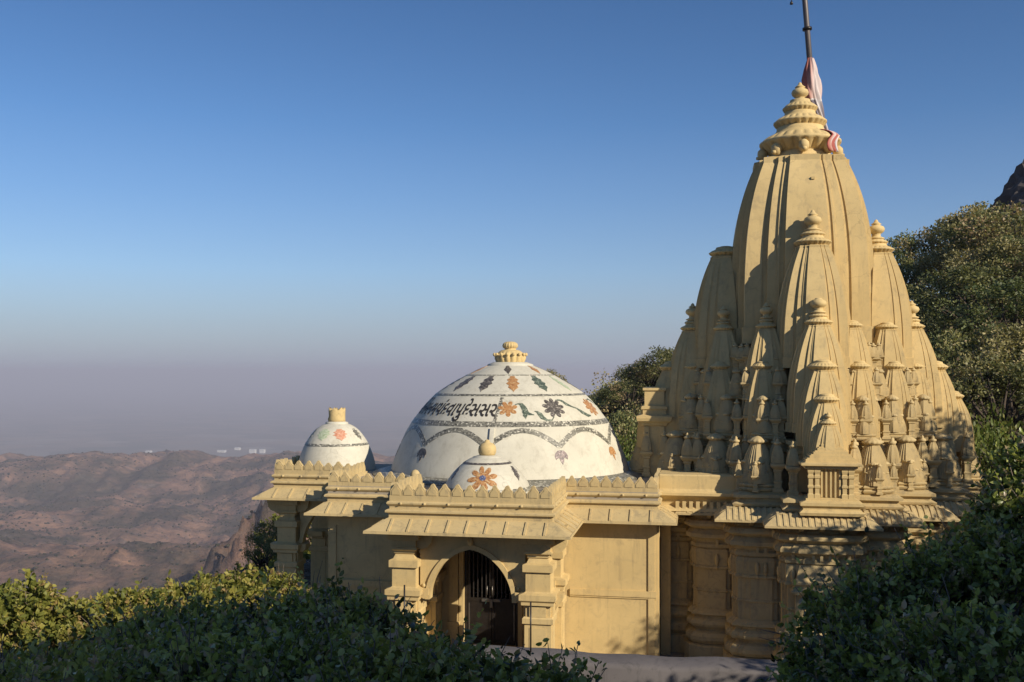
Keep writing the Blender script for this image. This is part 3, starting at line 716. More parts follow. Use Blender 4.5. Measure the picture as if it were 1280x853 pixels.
m = MB(); m.lathe([(.33, -1.90), (.31, -1.86), (.2, -1.825), (0, -1.82)], (-4.47, 21.35, 0), 40); m.build('cap', M['white'], d2)
m = MB(); m.lathe([(.16, -1.83), (.19, -1.78), (.2, -1.71), (.185, -1.63), (.13, -1.57), (.06, -1.54), (.05, -1.5), (0, -1.48)], (-4.47, 21.35, 0), 28); m.build('finial', M['paint'], d2)

D3 = Dome(-9.5, 25.57, [(1.04, ZT), (1.02, -2.45), (.95, -2.2), (.8, -1.86), (.56, -1.55), (.3, -1.40), (0, -1.37)])
d3 = D3.shell(64).build('small_dome', M['white'], hall, 'small white dome with a broken finial above the left porch')
ring(D3, -1.93, .07, 'mosaic_band', M['mos_grey'], d3)
for al, mt, W in ((8, 'mos_pink', .2), (-32, 'mos_pale', .2), (55, 'mos_grey', .13), (-75, 'mos_grey', .12)):
    m = MB(); D3.star(m, leaf_outline(.38, W, 4, .1), R(al), D3.s_of_z(-1.66), .008); m.build('leaf', M[mt], d3)
m = MB(); m.lathe([(.31, -1.44), (.30, -1.36), (.2, -1.33), (0, -1.33)], (-9.5, 25.57, 0), 40); m.build('cap', M['white'], d3)
m = MB(); m.lathe([(.22, -1.35), (.235, -1.28), (.22, -1.2), (.23, -1.05), (.2, -1.0), (.13, -1.04), (0, -1.06)], (-9.5, 25.57, 0), 20)
m.v = [(x + .02 * math.sin(z * 40 + x * 9), y, z + (.05 * math.sin(7 * math.atan2(y - 25.57, x + 9.5)) if z > -1.1 else 0)) for x, y, z in m.v]
m.build('finial', M['paint'], d3, 'broken stump of a finial')

# ================================================================== THE TOWER
TX, TY = 2.57, 25.57
tower = thing('shrine_tower', (TX, TY, FLOOR), 'tall ochre shrine tower of clustered curved spires', 'temple tower')
def mirror8(q):
    """quarter staircase (x>0, y<0, from the front projection to the right one) -> closed outline, right-hand side outside"""
    fr = q; rt = []
    full = []
    full += [(-x, y) for x, y in q[::-1]] + q                 # left-front .. right-front
    back = [(x, -y) for x, y in q[::-1]] + [(-x, -y) for x, y in q]
    return full + back
Q = [(.66, -4.1), (.66, -3.4), (1.65, -3.4), (1.65, -2.5), (2.5, -2.5), (2.5, -1.65), (3.4, -1.65), (3.4, -.66), (4.1, -.66)]
OUT = [(x + TX, y + TY) for x, y in mirror8(Q)]
def refine(poly, bump_, mn=.5):
    res = []; k = len(poly)
    for i in range(k):
        a, b_ = Vector(poly[i]), Vector(poly[(i + 1) % k]); L = (b_ - a).length; dv = (b_ - a) / L; nv = Vector((dv.y, -dv.x))
        res.append(tuple(a))
        if L > mn:
            for t, o_ in ((.16, 0), (.16, 1), (.84, 1), (.84, 0)): p = a + dv * (L * t) + nv * (bump_ * o_); res.append(tuple(p))
    return res
OUTR = refine(refine(OUT, .05), .05, .3)
prof = [(.04, -3.20), (.04, -3.34), (.16, -3.36), (.20, -3.42), (.20, -3.47), (.06, -3.56), (.10, -3.60), (.16, -3.66), (.16, -3.74), (.05, -3.80), (.02, -3.86), (.06, -3.90), (.06, -3.97), (.0, -3.99),
        (.03, -4.02), (.045, -4.10), (.03, -4.38), (.065, -4.40), (.065, -4.44), (.0, -4.46), (.0, -4.92), (.025, -4.94), (.025, -4.97), (.0, -4.99), (.0, -5.36),
        (.06, -5.39), (.12, -5.43), (.13, -5.48), (.05, -5.52), (.05, -5.57), (.13, -5.62), (.15, -5.69), (.13, -5.75), (.03, -5.78), (.03, -5.86), (.12, -5.90), (.17, -5.97), (.17, -6.05), (.12, -6.13), (.08, -6.15), (.20, -6.18), (.20, -6.7)]
m = MB(); sweep(m, OUTR, prof)
# carved leaf band and brackets
def along(poly, step, fn, closed=True, margin=.06):
    k = len(poly)
    for i in range(k if closed else k - 1):
        a, b_ = Vector(poly[i]), Vector(poly[(i + 1) % k]); L = (b_ - a).length
        if L < step * 1.2: continue
        dv = (b_ - a) / L; nv = Vector((dv.y, -dv.x)); c = max(1, int((L - 2 * margin) / step))
        for j in range(c): fn(a + dv * (margin + (L - 2 * margin) * (j + .5) / c), dv, nv)
def vis(p): return p.y < TY + 1.2                         # only what can ever be seen from the front
def carved(p, dv, nv):
    if not vis(p): return
    m.lathe([(0, -.16), (.04, -.10), (.06, .0), (.045, .10), (0, .15)], (p.x + nv.x * .04, p.y + nv.y * .04, -4.24), 6)
    m.lathe([(0, -.05), (.035, -.02), (.035, .02), (0, .05)], (p.x + nv.x * .05, p.y + nv.y * .05, -4.42), 6)
along(OUTR, .15, carved)
def brk(p, dv, nv):
    if not vis(p): return
    a = p + nv * .1
    m.rings([[(a.x + dv.x * s + nv.x * o_, a.y + dv.y * s + nv.y * o_, z) for o_, z in ((0, -3.36), (.22, -3.24), (.26, -3.17), (0, -3.17))] for s in (-.045, .045)], True, True, True)
along(OUT, .36, brk)
def tooth(p, dv, nv):
    if vis(p): m.box(p.x + nv.x * .07 - .03, p.x + nv.x * .07 + .03, p.y + nv.y * .07 - .03, p.y + nv.y * .07 + .03, -3.9, -3.78)
along(OUTR, .16, tooth)
m.build('wall', M['paint_old'], tower)
# eave with ribs
m = MB()
ep = [(.0, -2.93), (.12, -2.93), (.22, -2.955), (.34, -3.02), (.46, -3.12), (.50, -3.155), (.50, -3.20), (.43, -3.205), (.05, -3.10), (.0, -3.2)]
sweep(m, OUT, ep)
def erib(p, dv, nv):
    if not vis(p): return
    pr = [(o_, z) for o_, z in ep[1:6]]
    m.rings([[(p.x + dv.x * s + nv.x * o_, p.y + dv.y * s + nv.y * o_, z + dz) for s, dz in ((-.034, -.004), (-.024, .022), (.024, .022), (.034, -.004))] for o_, z in pr], True, True, True)
along(OUT, .125, erib, True, -.28)
m.build('eave', M['paint_old'], tower)
# base mouldings of the superstructure
m = MB(); sweep(m, OUT, [(.03, -2.94), (.10, -2.90), (.12, -2.85), (.02, -2.80), (.02, -2.74), (.10, -2.72), (.10, -2.66), (-.02, -2.62), (-.02, -2.60), (-.35, -2.595)])
m.build('plinth', M['paint_old'], tower); m = MB()
def scaled(k): return [(TX + (x - TX) * k, TY + (y - TY) * k) for x, y in OUT]
for k, za, zb in ((.78, -2.6, -1.5), (.56, -1.5, -.55), (.40, -.55, .25), (.30, .25, 1.1)):
    sweep(m, refine(scaled(k), .03, .4), [(0, za - .01), (0, zb - .3), (.04, zb - .28), (.05, zb - .22), (0, zb - .2), (.0, zb - .1), (.06, zb - .08), (.06, zb), (-.5, zb + .005)])
m.build('terrace', M['paint'], tower)

PLAN = [(.30, -1), (.30, -.91), (.37, -.91), (.37, -.93), (.40, -.93), (.40, -.90), (.53, -.90), (.53, -.81), (.60, -.81), (.60, -.83), (.81, -.83)]
PLAN = PLAN[:-1] + [(.83, -.83)] + [(-b, -a) for a, b in PLAN[:-1][::-1]]
PL = mirror8(PLAN)
def spire_body(m, cx, cy, z0, z1, w0, w1, p=3.4, n_=16, skirt=True):
    rs = []
    for i in range(n_ + 1):
        t = (i / n_) ** .8; wv = w1 + (w0 - w1) * (1 - t ** p); z = z0 + (z1 - z0) * t
        rs.append([(cx + x * wv, cy + y * wv, z) for x, y in PL])
    m.rings(rs, True, True, True)
    h = z1 - z0
    if skirt:
        for f0, f1, e in ((-.012, .075, 1.035),):
            ring0 = [(cx + x * w0 * e, cy + y * w0 * e, z0 + h * f0) for x, y in PL]; ring1 = [(x, y, z0 + h * f1) for x, y, z in ring0]
            m.rings([ring0, ring1, [(cx + x * w0 * .98, cy + y * w0 * .98, z0 + h * f1 + .01) for x, y in PL]], True, True)
    # neck band
    e = w1 * 1.06
    m.rings([[(cx + x * e, cy + y * e, z1 - h * .035) for x, y in PL], [(cx + x * e, cy + y * e, z1 - .002) for x, y in PL], [(cx + x * e * .8, cy + y * e * .8, z1 + h * .012) for x, y in PL]], True, True, True)
def amalaka(m, cx, cy, z, r, h, lobes, seg=6):
    m.lathe([(r * .66, -.02 * h), (r * .72, .04 * h), (r * .80, .10 * h, .10), (r * .93, .26 * h, .13), (r * .985, .36 * h, .07), (r * 1.0, .40 * h), (r * 1.0, .46 * h), (r * .97, .49 * h, .02), (r * .92, .56 * h, .10), (r * .82, .66 * h, .09), (r * .74, .71 * h), (r * .64, .78 * h), (r * .58, .90 * h), (r * .57, 1.0 * h), (0, 1.02 * h)], (cx, cy, z), lobes * seg, lobes)
def finial(m, cx, cy, z, s, tip=True):
    pr = [(.50, 0), (.52, .06), (.34, .14), (.26, .2), (.30, .26), (.26, .32), (.36, .38), (.50, .50), (.55, .64), (.48, .80), (.30, .90), (.22, .95)]
    pr += [(.34, .99), (.26, 1.04), (.14, 1.14), (.10, 1.25), (0, 1.32)] if tip else [(.20, 1.0), (0, 1.0)]
    m.lathe([(a * s, b * s) for a, b in pr], (cx, cy, z), 20)

# --- main spire
m = MB(); spire_body(m, TX, TY, .72, 5.16, 1.70, 1.06, 3.5, 22); m.box(TX + .12, TX + .2, TY - 1.36, TY - 1.30, 4.52, 4.58)
main = m.build('main_spire', M['paint'], tower, 'tallest curved spire with three ribbed discs on top')
m = MB(); m.lathe([(.80, 5.14), (.78, 5.3), (.70, 5.36), (.70, 5.42)], (TX, TY, 0), 40)
for a in range(8):
    t = math.pi / 4 * a; rr = .86 if a % 2 else .90
    x, y = TX + rr * math.cos(t), TY + rr * math.sin(t)
    m.lathe([(0, -.14), (.08, -.11), (.13, 0), (.12, .1), (.06, .16), (0, .18)], (x, y, 5.40), 10); m.lathe([(0, -.05), (.06, -.03), (.06, .03), (0, .05)], (x + .1 * math.cos(t), y + .1 * math.sin(t), 5.33), 8)
m.build('neck', M['paint'], main)
m = MB(); amalaka(m, TX, TY, 5.36, .98, .68, 22); m.build('amalaka', M['paint'], main)
m = MB(); m.lathe([(.56, 5.86), (.52, 5.95), (.46, 6.0), (0, 6.0)], (TX, TY, 0), 32); amalaka(m, TX, TY, 5.97, .64, .46, 22); m.build('amalaka', M['paint'], main)
m = MB(); amalaka(m, TX, TY, 6.37, .42, .36, 20); m.build('amalaka', M['paint'], main)
m = MB(); finial(m, TX, TY, 6.66, .40); 
m.v = [(TX + (x - TX) * .95, TY + (y - TY) * .95, z) for x, y, z in m.v]; m.build('finial', M['paint'], main)

def spirelet(lx, ly, z0, z1, w0, w1, ra, ha, fin, label=None, tip=True, lobes=22, skirt=True, p=2.7):
    m = MB(); cx, cy = TX + lx, TY + ly
    spire_body(m, cx, cy, z0, z1, w0, w1, p, 16, skirt)
    o = m.build('spirelet', M['paint'], tower, label)
    m = MB(); amalaka(m, cx, cy, z1 + .0, ra, ha, lobes)
    if fin > 0: amalaka(m, cx, cy, z1 + ha * .86, ra * .66, ha * .72, 16, 5)
    else: m.lathe([(ra * .60, ha * .9), (ra * .5, ha * 1.02), (ra * .3, ha * 1.12), (0, ha * 1.18)], (cx, cy, z1), 24)
    m.build('amalaka', M['paint'], o)
    if fin > 0: m = MB(); finial(m, cx, cy, z1 + ha * 1.5, fin, tip); m.build('finial', M['paint'], o)
    return o
FX = .10                                      # the front projection stands a little off the axis
dirs = {'front': (0, -1), 'left': (-1, 0), 'right': (1, 0)}
for k_, (dx, dy) in dirs.items():
    f = FX if k_ == 'front' else 0
    spirelet(f + dx * 1.8, dy * 1.8, .12, 2.87, .84, .36, .42, .25, 0 if k_ == 'left' else .37)
    spirelet(f * 1.3 + dx * 2.62, dy * 2.62, -1.3, 1.02, .70, .26, .31, .19, .33, None, k_ != 'front')
    spirelet(f * 1.6 + dx * 3.15, dy * 3.15, -1.6, .03, .56, .23, .31, .21, 0, None, True, 22, False)
    spirelet(f * 1.8 + dx * 3.55, dy * 3.55, -1.9, -.66, .47, .20, .27, .18, 0, None, True, 20, False)
for sx in (-1, 1):
    fn = .28 if sx < 0 else 0
    spirelet(sx * .94, -1.9, -1.35, .98, .55, .21, .25, .17, fn, None, True, 20, False); spirelet(sx * 1.88, -.92, -1.35, .98, .55, .21, .25, .17, fn, None, True, 20, False)
    spirelet(sx * 1.05, -2.25, -1.6, .05, .43, .18, .24, .18, 0, None, True, 18, False); spirelet(sx * 1.97, -1.28, -1.6, .05, .43, .18, .24, .18, 0, None, True, 18, False)
    spirelet(sx * 2.62, -.42, -1.6, .05, .43, .18, .24, .18, 0, None, True, 18, False)
    spirelet(sx * 1.88, .92, -1.35, .98, .55, .21, .25, .17, 0, None, True, 20, False)

# --- small repeated turrets: one mesh of each kind, placed as separate parts
PLT = mirror8([(.22, -1), (.22, -.90), (.40, -.90), (.40, -.80), (.58, -.80), (.58, -.70), (.70, -.70), (.70, -.58), (.80, -.58), (.80, -.40), (.90, -.40), (.90, -.22), (1, -.22)])
def ribbed(m):
    """squat ribbed spire on mouldings, a smaller one in relief on each face"""
    def bell(cx, cy, z0, h, w0, w1):
        rs = []
        for i in range(11):
            t = i / 10; wv = w1 + (w0 - w1) * (1 - t ** 2.1); rs.append([(cx + x * wv, cy + y * wv, z0 + h * t) for x, y in PLT])
        m.rings(rs, True, True, True)
        m.lathe([(w1 * 1.15, h), (w1 * 1.55, h + w1 * .25, .1), (w1 * 1.5, h + w1 * .5, .1), (w1 * .9, h + w1 * .85), (w1 * .5, h + w1 * 1.05), (0, h + w1 * 1.2)], (cx, cy, z0), 48, 12)
    q = mirror8([(.6, -1), (.6, -.85), (.85, -.85), (.85, -.6), (1, -.6)])
    pr = [(.30, -.02), (.36, .02), (.38, .06), (.33, .09), (.36, .12), (.36, .15), (.32, .17)]
    m.rings([[(x * a, y * a, z) for x, y in q] for a, z in pr], True, True, True)
    bell(0, 0, .17, .82, .335, .13)
    for dx, dy in ((0, -1), (1, 0), (-1, 0), (0, 1)):
        bell(dx * .20, dy * .20, .17, .40, .20, .085)
        for s in (-1, 1): bell(dx * .24 + (s * .14 if dx == 0 else 0), dy * .24 + (s * .14 if dy == 0 else 0), .17, .24, .085, .035)
def pillar(m):
    """slim square pillar with ring mouldings and a little bell spire"""
    q = [(-1, 1), (-1, -1), (1, -1), (1, 1)]
    pr = [(.11, 0), (.11, .06), (.075, .08), (.075, .18), (.09, .19), (.09, .22), (.07, .23), (.07, .40), (.09, .41), (.09, .45), (.12, .48), (.15, .52), (.15, .56), (.10, .58)]
    m.rings([[(x * a, y * a, z) for x, y in q] for a, z in pr], True, True, True)
    rs = []
    for i in range(8):
        t = i / 7; wv = .05 + .085 * (1 - t ** 2.2); rs.append([(x * wv, y * wv, .58 + .36 * t) for x, y in PL])
    m.rings(rs, True, True, True)
    m.lathe([(.05, .94), (.08, .96, .1), (.075, .99, .1), (.03, 1.01), (.035, 1.04), (0, 1.08)], (0, 0, 0), 24, 8)
protos = {}
for nm, fn in (('ribbed_turret', ribbed), ('pillar_turret', pillar)):
    mm = MB(); fn(mm); me = bpy.data.meshes.new(nm); me.from_pydata(mm.v, [], mm.f); me.polygons.foreach_set('use_smooth', mm.sm)
    bm = bmesh.new(); bm.from_mesh(me); bmesh.ops.recalc_face_normals(bm, faces=bm.faces); bm.to_mesh(me); bm.free()
    me.materials.append(M['paint_old']); protos[nm] = me
def turret(nm, lx, ly, z, s=1.0, sz=None, rot=0.0):
    o = bpy.data.objects.new(nm, protos[nm]); link(o, tower, (TX + lx, TY + ly, z)); o.scale = (s, s, sz or s); o.rotation_euler.z = rot; return o
S = [(1.2, -3.03), (2.08, -2.08), (3.03, -1.2)]
for sx in (-1, 1):
    for x, y in S:
        turret('ribbed_turret', sx * x, y, -2.60, 1.10, 1.04)
        turret('ribbed_turret', sx * x * .88, y * .88, -1.50, .76, .86)
        turret('ribbed_turret', sx * x * .77, y * .77, -.64, .52, .62)
        turret('pillar_turret', sx * x * .71, y * .71, -.06, 1.0, .68)
    for x, y in ((.80, -3.3), (.84, -3.02), (1.66, -2.74), (1.72, -2.5), (1.44, -2.56), (2.50, -1.72), (2.74, -1.66), (2.56, -1.44), (3.3, -.80), (3.02, -.84)):
        turret('pillar_turret', sx * x, y, -2.60, 1.05, 1.08)
    for x, y in ((.68, -2.66), (1.36, -2.42), (1.40, -2.12), (2.12, -1.40), (2.42, -1.36), (2.66, -.68)):
        turret('pillar_turret', sx * x, y, -1.50, .95, .9)
    for x, y in ((.62, -2.35), (1.30, -1.98), (1.98, -1.30), (.74, -2.52), (1.42, -2.24), (2.24, -1.40), (2.50, -.80)):
        turret('pillar_turret', sx * x, y, -.64, .8, .7)
    for x, y in ((.82, -2.82), (1.10, -2.80), (1.62, -2.26), (2.28, -1.66), (2.80, -1.08), (2.84, -.80)):
        turret('pillar_turret', sx * x, y, -1.50, .85, .82)
    for x, y in ((1.28, -3.42), (1.62, -3.12), (2.10, -2.46), (2.46, -2.10), (3.10, -1.62)):
        turret('pillar_turret', sx * x, y, -2.60, .62, .62)
    for x, y in ((.70, -1.95), (1.36, -1.62), (1.62, -1.36)):
        turret('pillar_turret', sx * x, y, .02, .8, .62)
    for q in (-1, 1): turret('pillar_turret', sx * 3.75, q * .55, -2.60, 1.0, 1.1)
    turret('ribbed_turret', sx * 3.86, .001, -2.6, .9, .9)
    turret('pillar_turret', FX + sx * .62, -3.72, -2.6, 1.0, 1.05)

# --- pedimented niche at the foot of the front projection
def niche(cx, cy, label):
    m = MB()
    sweep(m, rect(cx - .46, cx + .46, cy - .3, cy + .3), [(.16, -2.94), (.18, -2.88), (.10, -2.82), (.10, -2.78), (.16, -2.74), (.16, -2.68), (.04, -2.64), (.04, -2.60), (0, -2.59), (-.06, -2.585), (-.06, -2.0)], True, True)
    for x in (-.40, -.27, .27, .40):
        m.rings([[(cx + x + a * r_, cy - .27 + b * r_, z) for a, b in ((-1, 1), (-1, -1), (1, -1), (1, 1))] for r_, z in ((.06, -2.6), (.06, -2.52), (.042, -2.5), (.042, -2.4), (.058, -2.38), (.058, -2.34), (.042, -2.32), (.042, -2.2), (.058, -2.18), (.058, -2.13), (.045, -2.11), (.06, -2.05), (.06, -1.995))], True, True, True)
    for j in range(5): m.box(cx - .18 + j * .09 - .018, cx - .18 + j * .09 + .018, cy - .29, cy - .23, -2.58, -2.0)
    sweep(m, rect(cx - .46, cx + .46, cy - .3, cy + .3), [(.02, -2.0), (.06, -1.99), (.06, -1.94), (.14, -1.92), (.14, -1.88), (.05, -1.86), (.05, -1.84)], True, True)
    for i in range(6):                        # stepped pediment
        a = .5 * (1 - i / 6.2); z = -1.845 + i * .075; m.box(cx - a, cx + a, cy - .32 + i * .035, cy + .25, z, z + .05); m.box(cx - a + .03, cx + a - .03, cy - .30 + i * .035, cy + .25, z + .05, z + .075)
    for s in (-1, 0, 1): m.lathe([(0, -.04), (.035, -.02), (.035, .02), (0, .04)], (cx + s * .3, cy - .36, -1.90), 8)
    o = m.build('niche', M['paint'], tower, label)
    m = MB(); spire_body(m, cx, cy + .12, -1.9, -1.12, .36, .16, 2.4, 10, False); o2 = m.build('niche_spire', M['paint'], o)
    m = MB(); amalaka(m, cx, cy + .12, -1.12, .17, .12, 14); finial(m, cx, cy + .12, -1.01, .13); m.build('niche_finial', M['paint'], o)
niche(TX + FX * 1.8, TY - 4.02, 'pedimented niche with balusters above the front eave')
# window below the front eave, with its own hood
m = MB(); wx = TX + .0; wy = TY - 4.18
m.box(wx - .52, wx - .36, wy - .10, wy - .002, -6.0, -4.62); m.box(wx + .36, wx + .52, wy - .10, wy - .002, -6.0, -4.62)
sweep(m, rect(wx - .5, wx + .5, wy - .12, wy + .1), [(.0, -4.62), (.02, -4.6), (.10, -4.58), (.12, -4.53), (.05, -4.46), (.05, -4.42), (.09, -4.38), (.09, -4.33), (.0, -4.28), (-.04, -4.1), (-.08, -4.0)], True, True)
fr = m.build('window_frame', M['paint_old'], tower)
m = MB(); m.box(wx - .355, wx + .355, wy - .02, wy - .004, -5.9, -4.622); m.build('dark_opening_panel', M['iron'], tower)  # flat black panel, its colour stands in for the shaded opening

# --- vestibule between hall and tower, and the low block behind the left projection
ve = [(x1 + .005, 22.75), (.62, 22.75), (.62, 28.2), (x1 + .005, 28.2)]
m = MB(); vo_ = [(x1 + .01, 22.72), (.96, 22.72), (.96, 23.2)]
sweep(m, vo_, [(-.4, -2.30), (.10, -2.30), (.12, -2.33), (.12, -2.62), (.14, -2.66), (.22, -2.70), (.22, -2.76), (.06, -2.86), (.03, -2.95), (.03, -3.0), (.12, -3.06), (.14, -3.12), (.0, -3.16), (-.6, -3.17)], False)
for j in range(9): m.box(-.42 + j * .15, -.34 + j * .15, 22.60, 22.70, -3.10, -2.90)
m.box(.065, .93, 22.78, 23.6, -3.16, -2.345)
m.box(x1 + .012, -.55, 23.4, 28.0, -6.6, -3.175); m.box(x1 + .012, .06, 22.78, 28.0, -3.165, -2.34)
m.build('vestibule', M['paint'], tower)
m = MB()
blk = rect(-1.25, -.72, 25.0, 26.7)
sweep(m, blk, [(.0, -2.7), (.0, -1.35), (.04, -1.33), (.06, -1.28), (.15, -1.22), (.17, -1.15), (.17, -1.10), (.02, -1.06), (.02, -.95), (.05, -.93), (.05, -.86), (-.02, -.84), (-.02, -.48), (.02, -.46), (.02, -.40)], True, True)
for x in (-1.18, -.80): m.box(x - .06, x + .06, 24.96, 24.999, -2.7, -1.36)
m.build('side_block', M['paint'], tower)

# ------------------------------------------------------------------ flag pole and flag
pb, pt_ = cw(1021, 186, 25.2), cw(1006, 0, 25.2)
dv = (pt_ - pb).normalized(); top = pb + dv * 7.0
fp = thing('flagpole', pb, 'leaning thin metal flagpole beside the top of the tower', 'flagpole')
m = MB(); m.tube([pb - dv * .35, pb + (top - pb) * .5, top], [.075, .07, .05], 10); m.build('pole', M['polem'], fp)
for t in (3.04, 3.85): m = MB(); q = pb + dv * t; m.tube([q - dv * .03, q + dv * .03], .12, 10); m.build('collar', M['iron'], fp)
m = MB(); q = pb + dv * 3.87; m.tube([q, q + Vector((-.34, 0, .02))], .018, 6); m.tube([q + Vector((-.32, 0, 0)), q + Vector((-.32, 0, -.12))], .012, 6); m.lathe([(0, -.05), (.045, -.03), (.03, .03), (0, .05)], tuple(q + Vector((-.32, 0, -.15))), 8); m.build('bell_arm', M['iron'], fp)
def cloth_material():
    m, n, b = mat('flag_cloth')
    at = N(n, 'ShaderNodeAttribute', attribute_name='tint')
    col = ramp(n, at.outputs['Fac'], [(0.0, (0.30, 0.05, 0.05)), (0.18, (0.40, 0.13, 0.10)), (0.34, (0.48, 0.26, 0.22)), (0.46, (0.55, 0.51, 0.50)), (0.62, (0.56, 0.53, 0.54)), (0.75, (0.28, 0.25, 0.28)), (1.0, (0.07, 0.055, 0.08))])
    for e in (n.nodes[-1],): pass
    n.links.new(col, b.inputs['Base Color']); b.inputs['Roughness'].default_value = 0.85
    return m
nu, nvv = 44, 36; V = []; TT = []
ftop = pb + dv * 2.28
line = [(1013, 73, .07), (1013.5, 86, .15), (1014, 100, .20), (1015, 114, .20), (1018, 128, .17), (1023, 143, .14), (1028, 158, .12), (1033, 173, .10), (1037, 190, .09)]
for i in range(nvv + 1):
    t = i / nvv * (len(line) - 1); k0 = min(int(t), len(line) - 2); fr_ = t - k0
    px_, py_, wd = [a_ + (b_ - a_) * fr_ for a_, b_ in zip(line[k0], line[k0 + 1])]
    ctr = cw(px_, py_, 25.05 - .25 * i / nvv)
    for j in range(nu):
        a = 2 * math.pi * j / nu
        rr = 1 + .22 * math.sin(a * 4 + t * .9) + .20 * math.sin(a * 9 - t * 1.3) + .08 * math.sin(a * 15 + t)
        V.append((ctr.x + .86 * wd * rr * math.cos(a), ctr.y + wd * .6 * rr * math.sin(a), ctr.z + .02 * math.sin(a * 3)))
        u = .5 + .5 * math.cos(a - 5.9 + .15 * t)
        TT.append(.08 + .36 * u if t < 3.8 else (.45 + .5 * abs(math.sin(a * 2 + .5 * t))))
ff = np.array([(i * nu + j, i * nu + (j + 1) % nu, (i + 1) * nu + (j + 1) % nu, (i + 1) * nu + j) for i in range(nvv) for j in range(nu)])
fm = npmesh('flag', np.array(V) - np.array(ftop), ff, cloth_material(), np.array(TT))
fo = bpy.data.objects.new('flag', fm); link(fo, None, ftop); tag(fo, 'red and white flag wound limply down the leaning pole', 'flag')
# loose end draped over the disc
V = []; TT = []
for i in range(14):
    t = i / 13
    for j in range(9):
        u = j / 8 - .5; ang = R(-44 + 17 * u + 6 * math.sin(6 * t)); rr = .98 + .10 * math.sin(math.pi * t) + .035 * math.sin(j * 2.2 + t * 4)
        zz = 5.86 - .58 * t ** 1.5
        rr = (.66 + .36 * min(1, t * 2.2)) + .035 * math.sin(j * 2.2 + t * 4)
        V.append((TX + rr * math.cos(ang), TY + rr * math.sin(ang), zz)); TT.append([.02, .12, .38, .42, .12, .05, .40, .85, .32][j])
V = np.array(V); ff = np.array([(i * 9 + j, i * 9 + j + 1, (i + 1) * 9 + j + 1, (i + 1) * 9 + j) for i in range(13) for j in range(8)])
fm = npmesh('flag_end', V - V[0], ff, cloth_material(), np.array(TT))
fo2 = bpy.data.objects.new('cloth_strip', fm); link(fo2, None, tuple(V[0])); tag(fo2, 'striped red and white cloth end draped over the ribbed disc', 'cloth')
md_ = fo2.modifiers.new('thick', 'SOLIDIFY'); md_.thickness = .02

# ------------------------------------------------------------------ low wall in front, rods
lw = MB()
pr = [(15.22, -6.6), (15.22, -4.52), (15.25, -4.47), (15.32, -4.45), (15.66, -4.41), (15.72, -4.44), (15.74, -4.5), (15.74, -6.6)]
xs = np.linspace(-13, 9, 90); rs = []
for x in xs:
    jz = .02 * math.sin(x * 1.7) + .012 * math.sin(x * 5.1)
    rs.append([(x, y + .01 * math.sin(x * 3 + i), z + (jz if z > -6 else 0)) for i, (y, z) in enumerate(pr)])
lw.rings(rs, False, False, False, True)
o = lw.build('courtyard_wall', M['concrete']); tag(o, 'low grey concrete wall running across below the bushes', 'wall')
for px, ya, yb, lab in ((498, 737, 800, 'thin rusty rod sticking up before the left porch column'), (664, 752, 822, 'thin rusty rod sticking up before the right porch column')):
    p0, p1 = cw(px, yb, 15.75), cw(px, ya, 15.75)
    m = MB(); m.tube([(p0.x, 15.5, -4.6), (p0.x, 15.5, p1.z)], .014, 6); o = m.build('iron_rod', M['iron'], None, None, (p0.x, 15.5, -4.6)); tag(o, lab, 'rod')

# ------------------------------------------------------------------ foliage
def leaves(pos, nrm, size, tint, aspect=.62, droop=.25):
    """leaf blades: 8 verts, folded along the midrib; pos base, nrm growth direction"""
    n_ = len(pos)
    g = nrm / np.maximum(1e-6, np.linalg.norm(nrm, axis=1, keepdims=True))
    rv = rng.normal(size=(n_, 3)); side = np.cross(g, rv); side /= np.maximum(1e-6, np.linalg.norm(side, axis=1, keepdims=True))
    up = np.cross(side, g)
    s = size[:, None]
    def P(l, w_, h): return pos + g * (l * s) + side * (w_ * aspect * s) + up * (h * s)
    vs = np.stack([P(0, 0, 0), P(.3, .42, .07), P(.3, 0, -.02), P(.3, -.42, .07), P(.7, .40, .02 - droop * .3), P(.7, 0, -.08 - droop * .3), P(.7, -.40, .02 - droop * .3), P(1, 0, -droop)], 1)
    f = np.array([(0, 1, 2, 2), (0, 2, 3, 3), (1, 4, 5, 2), (2, 5, 6, 3), (4, 7, 5, 5), (5, 7, 6, 6)])
    tri = np.array([(0, 1, 2), (0, 2, 3), (1, 4, 5), (1, 5, 2), (2, 5, 6), (2, 6, 3), (4, 7, 5), (5, 7, 6)])
    fa = (tri[None] + (np.arange(n_) * 8)[:, None, None]).reshape(-1, 3)
    return vs.reshape(-1, 3), fa, np.repeat(tint, 8)
def quadleaves(pos, nrm, size, tint, aspect=.55):
    n_ = len(pos); g = nrm / np.maximum(1e-6, np.linalg.norm(nrm, axis=1, keepdims=True))
    rv = rng.normal(size=(n_, 3)); side = np.cross(g, rv); side /= np.maximum(1e-6, np.linalg.norm(side, axis=1, keepdims=True)); s = size[:, None]
    up = np.cross(side, g)
    vs = np.stack([pos, pos + g * s * .5 + side * s * aspect * .5 + up * s * .08, pos + g * s, pos + g * s * .5 - side * s * aspect * .5 + up * s * .08], 1)
    f = np.array([(0, 1, 2, 3)]); fa = (f[None] + (np.arange(n_) * 4)[:, None, None]).reshape(-1, 4)
    return vs.reshape(-1, 3), fa, np.repeat(tint, 4)
def unit(v): return v / np.maximum(1e-9, np.linalg.norm(v, axis=-1, keepdims=True))

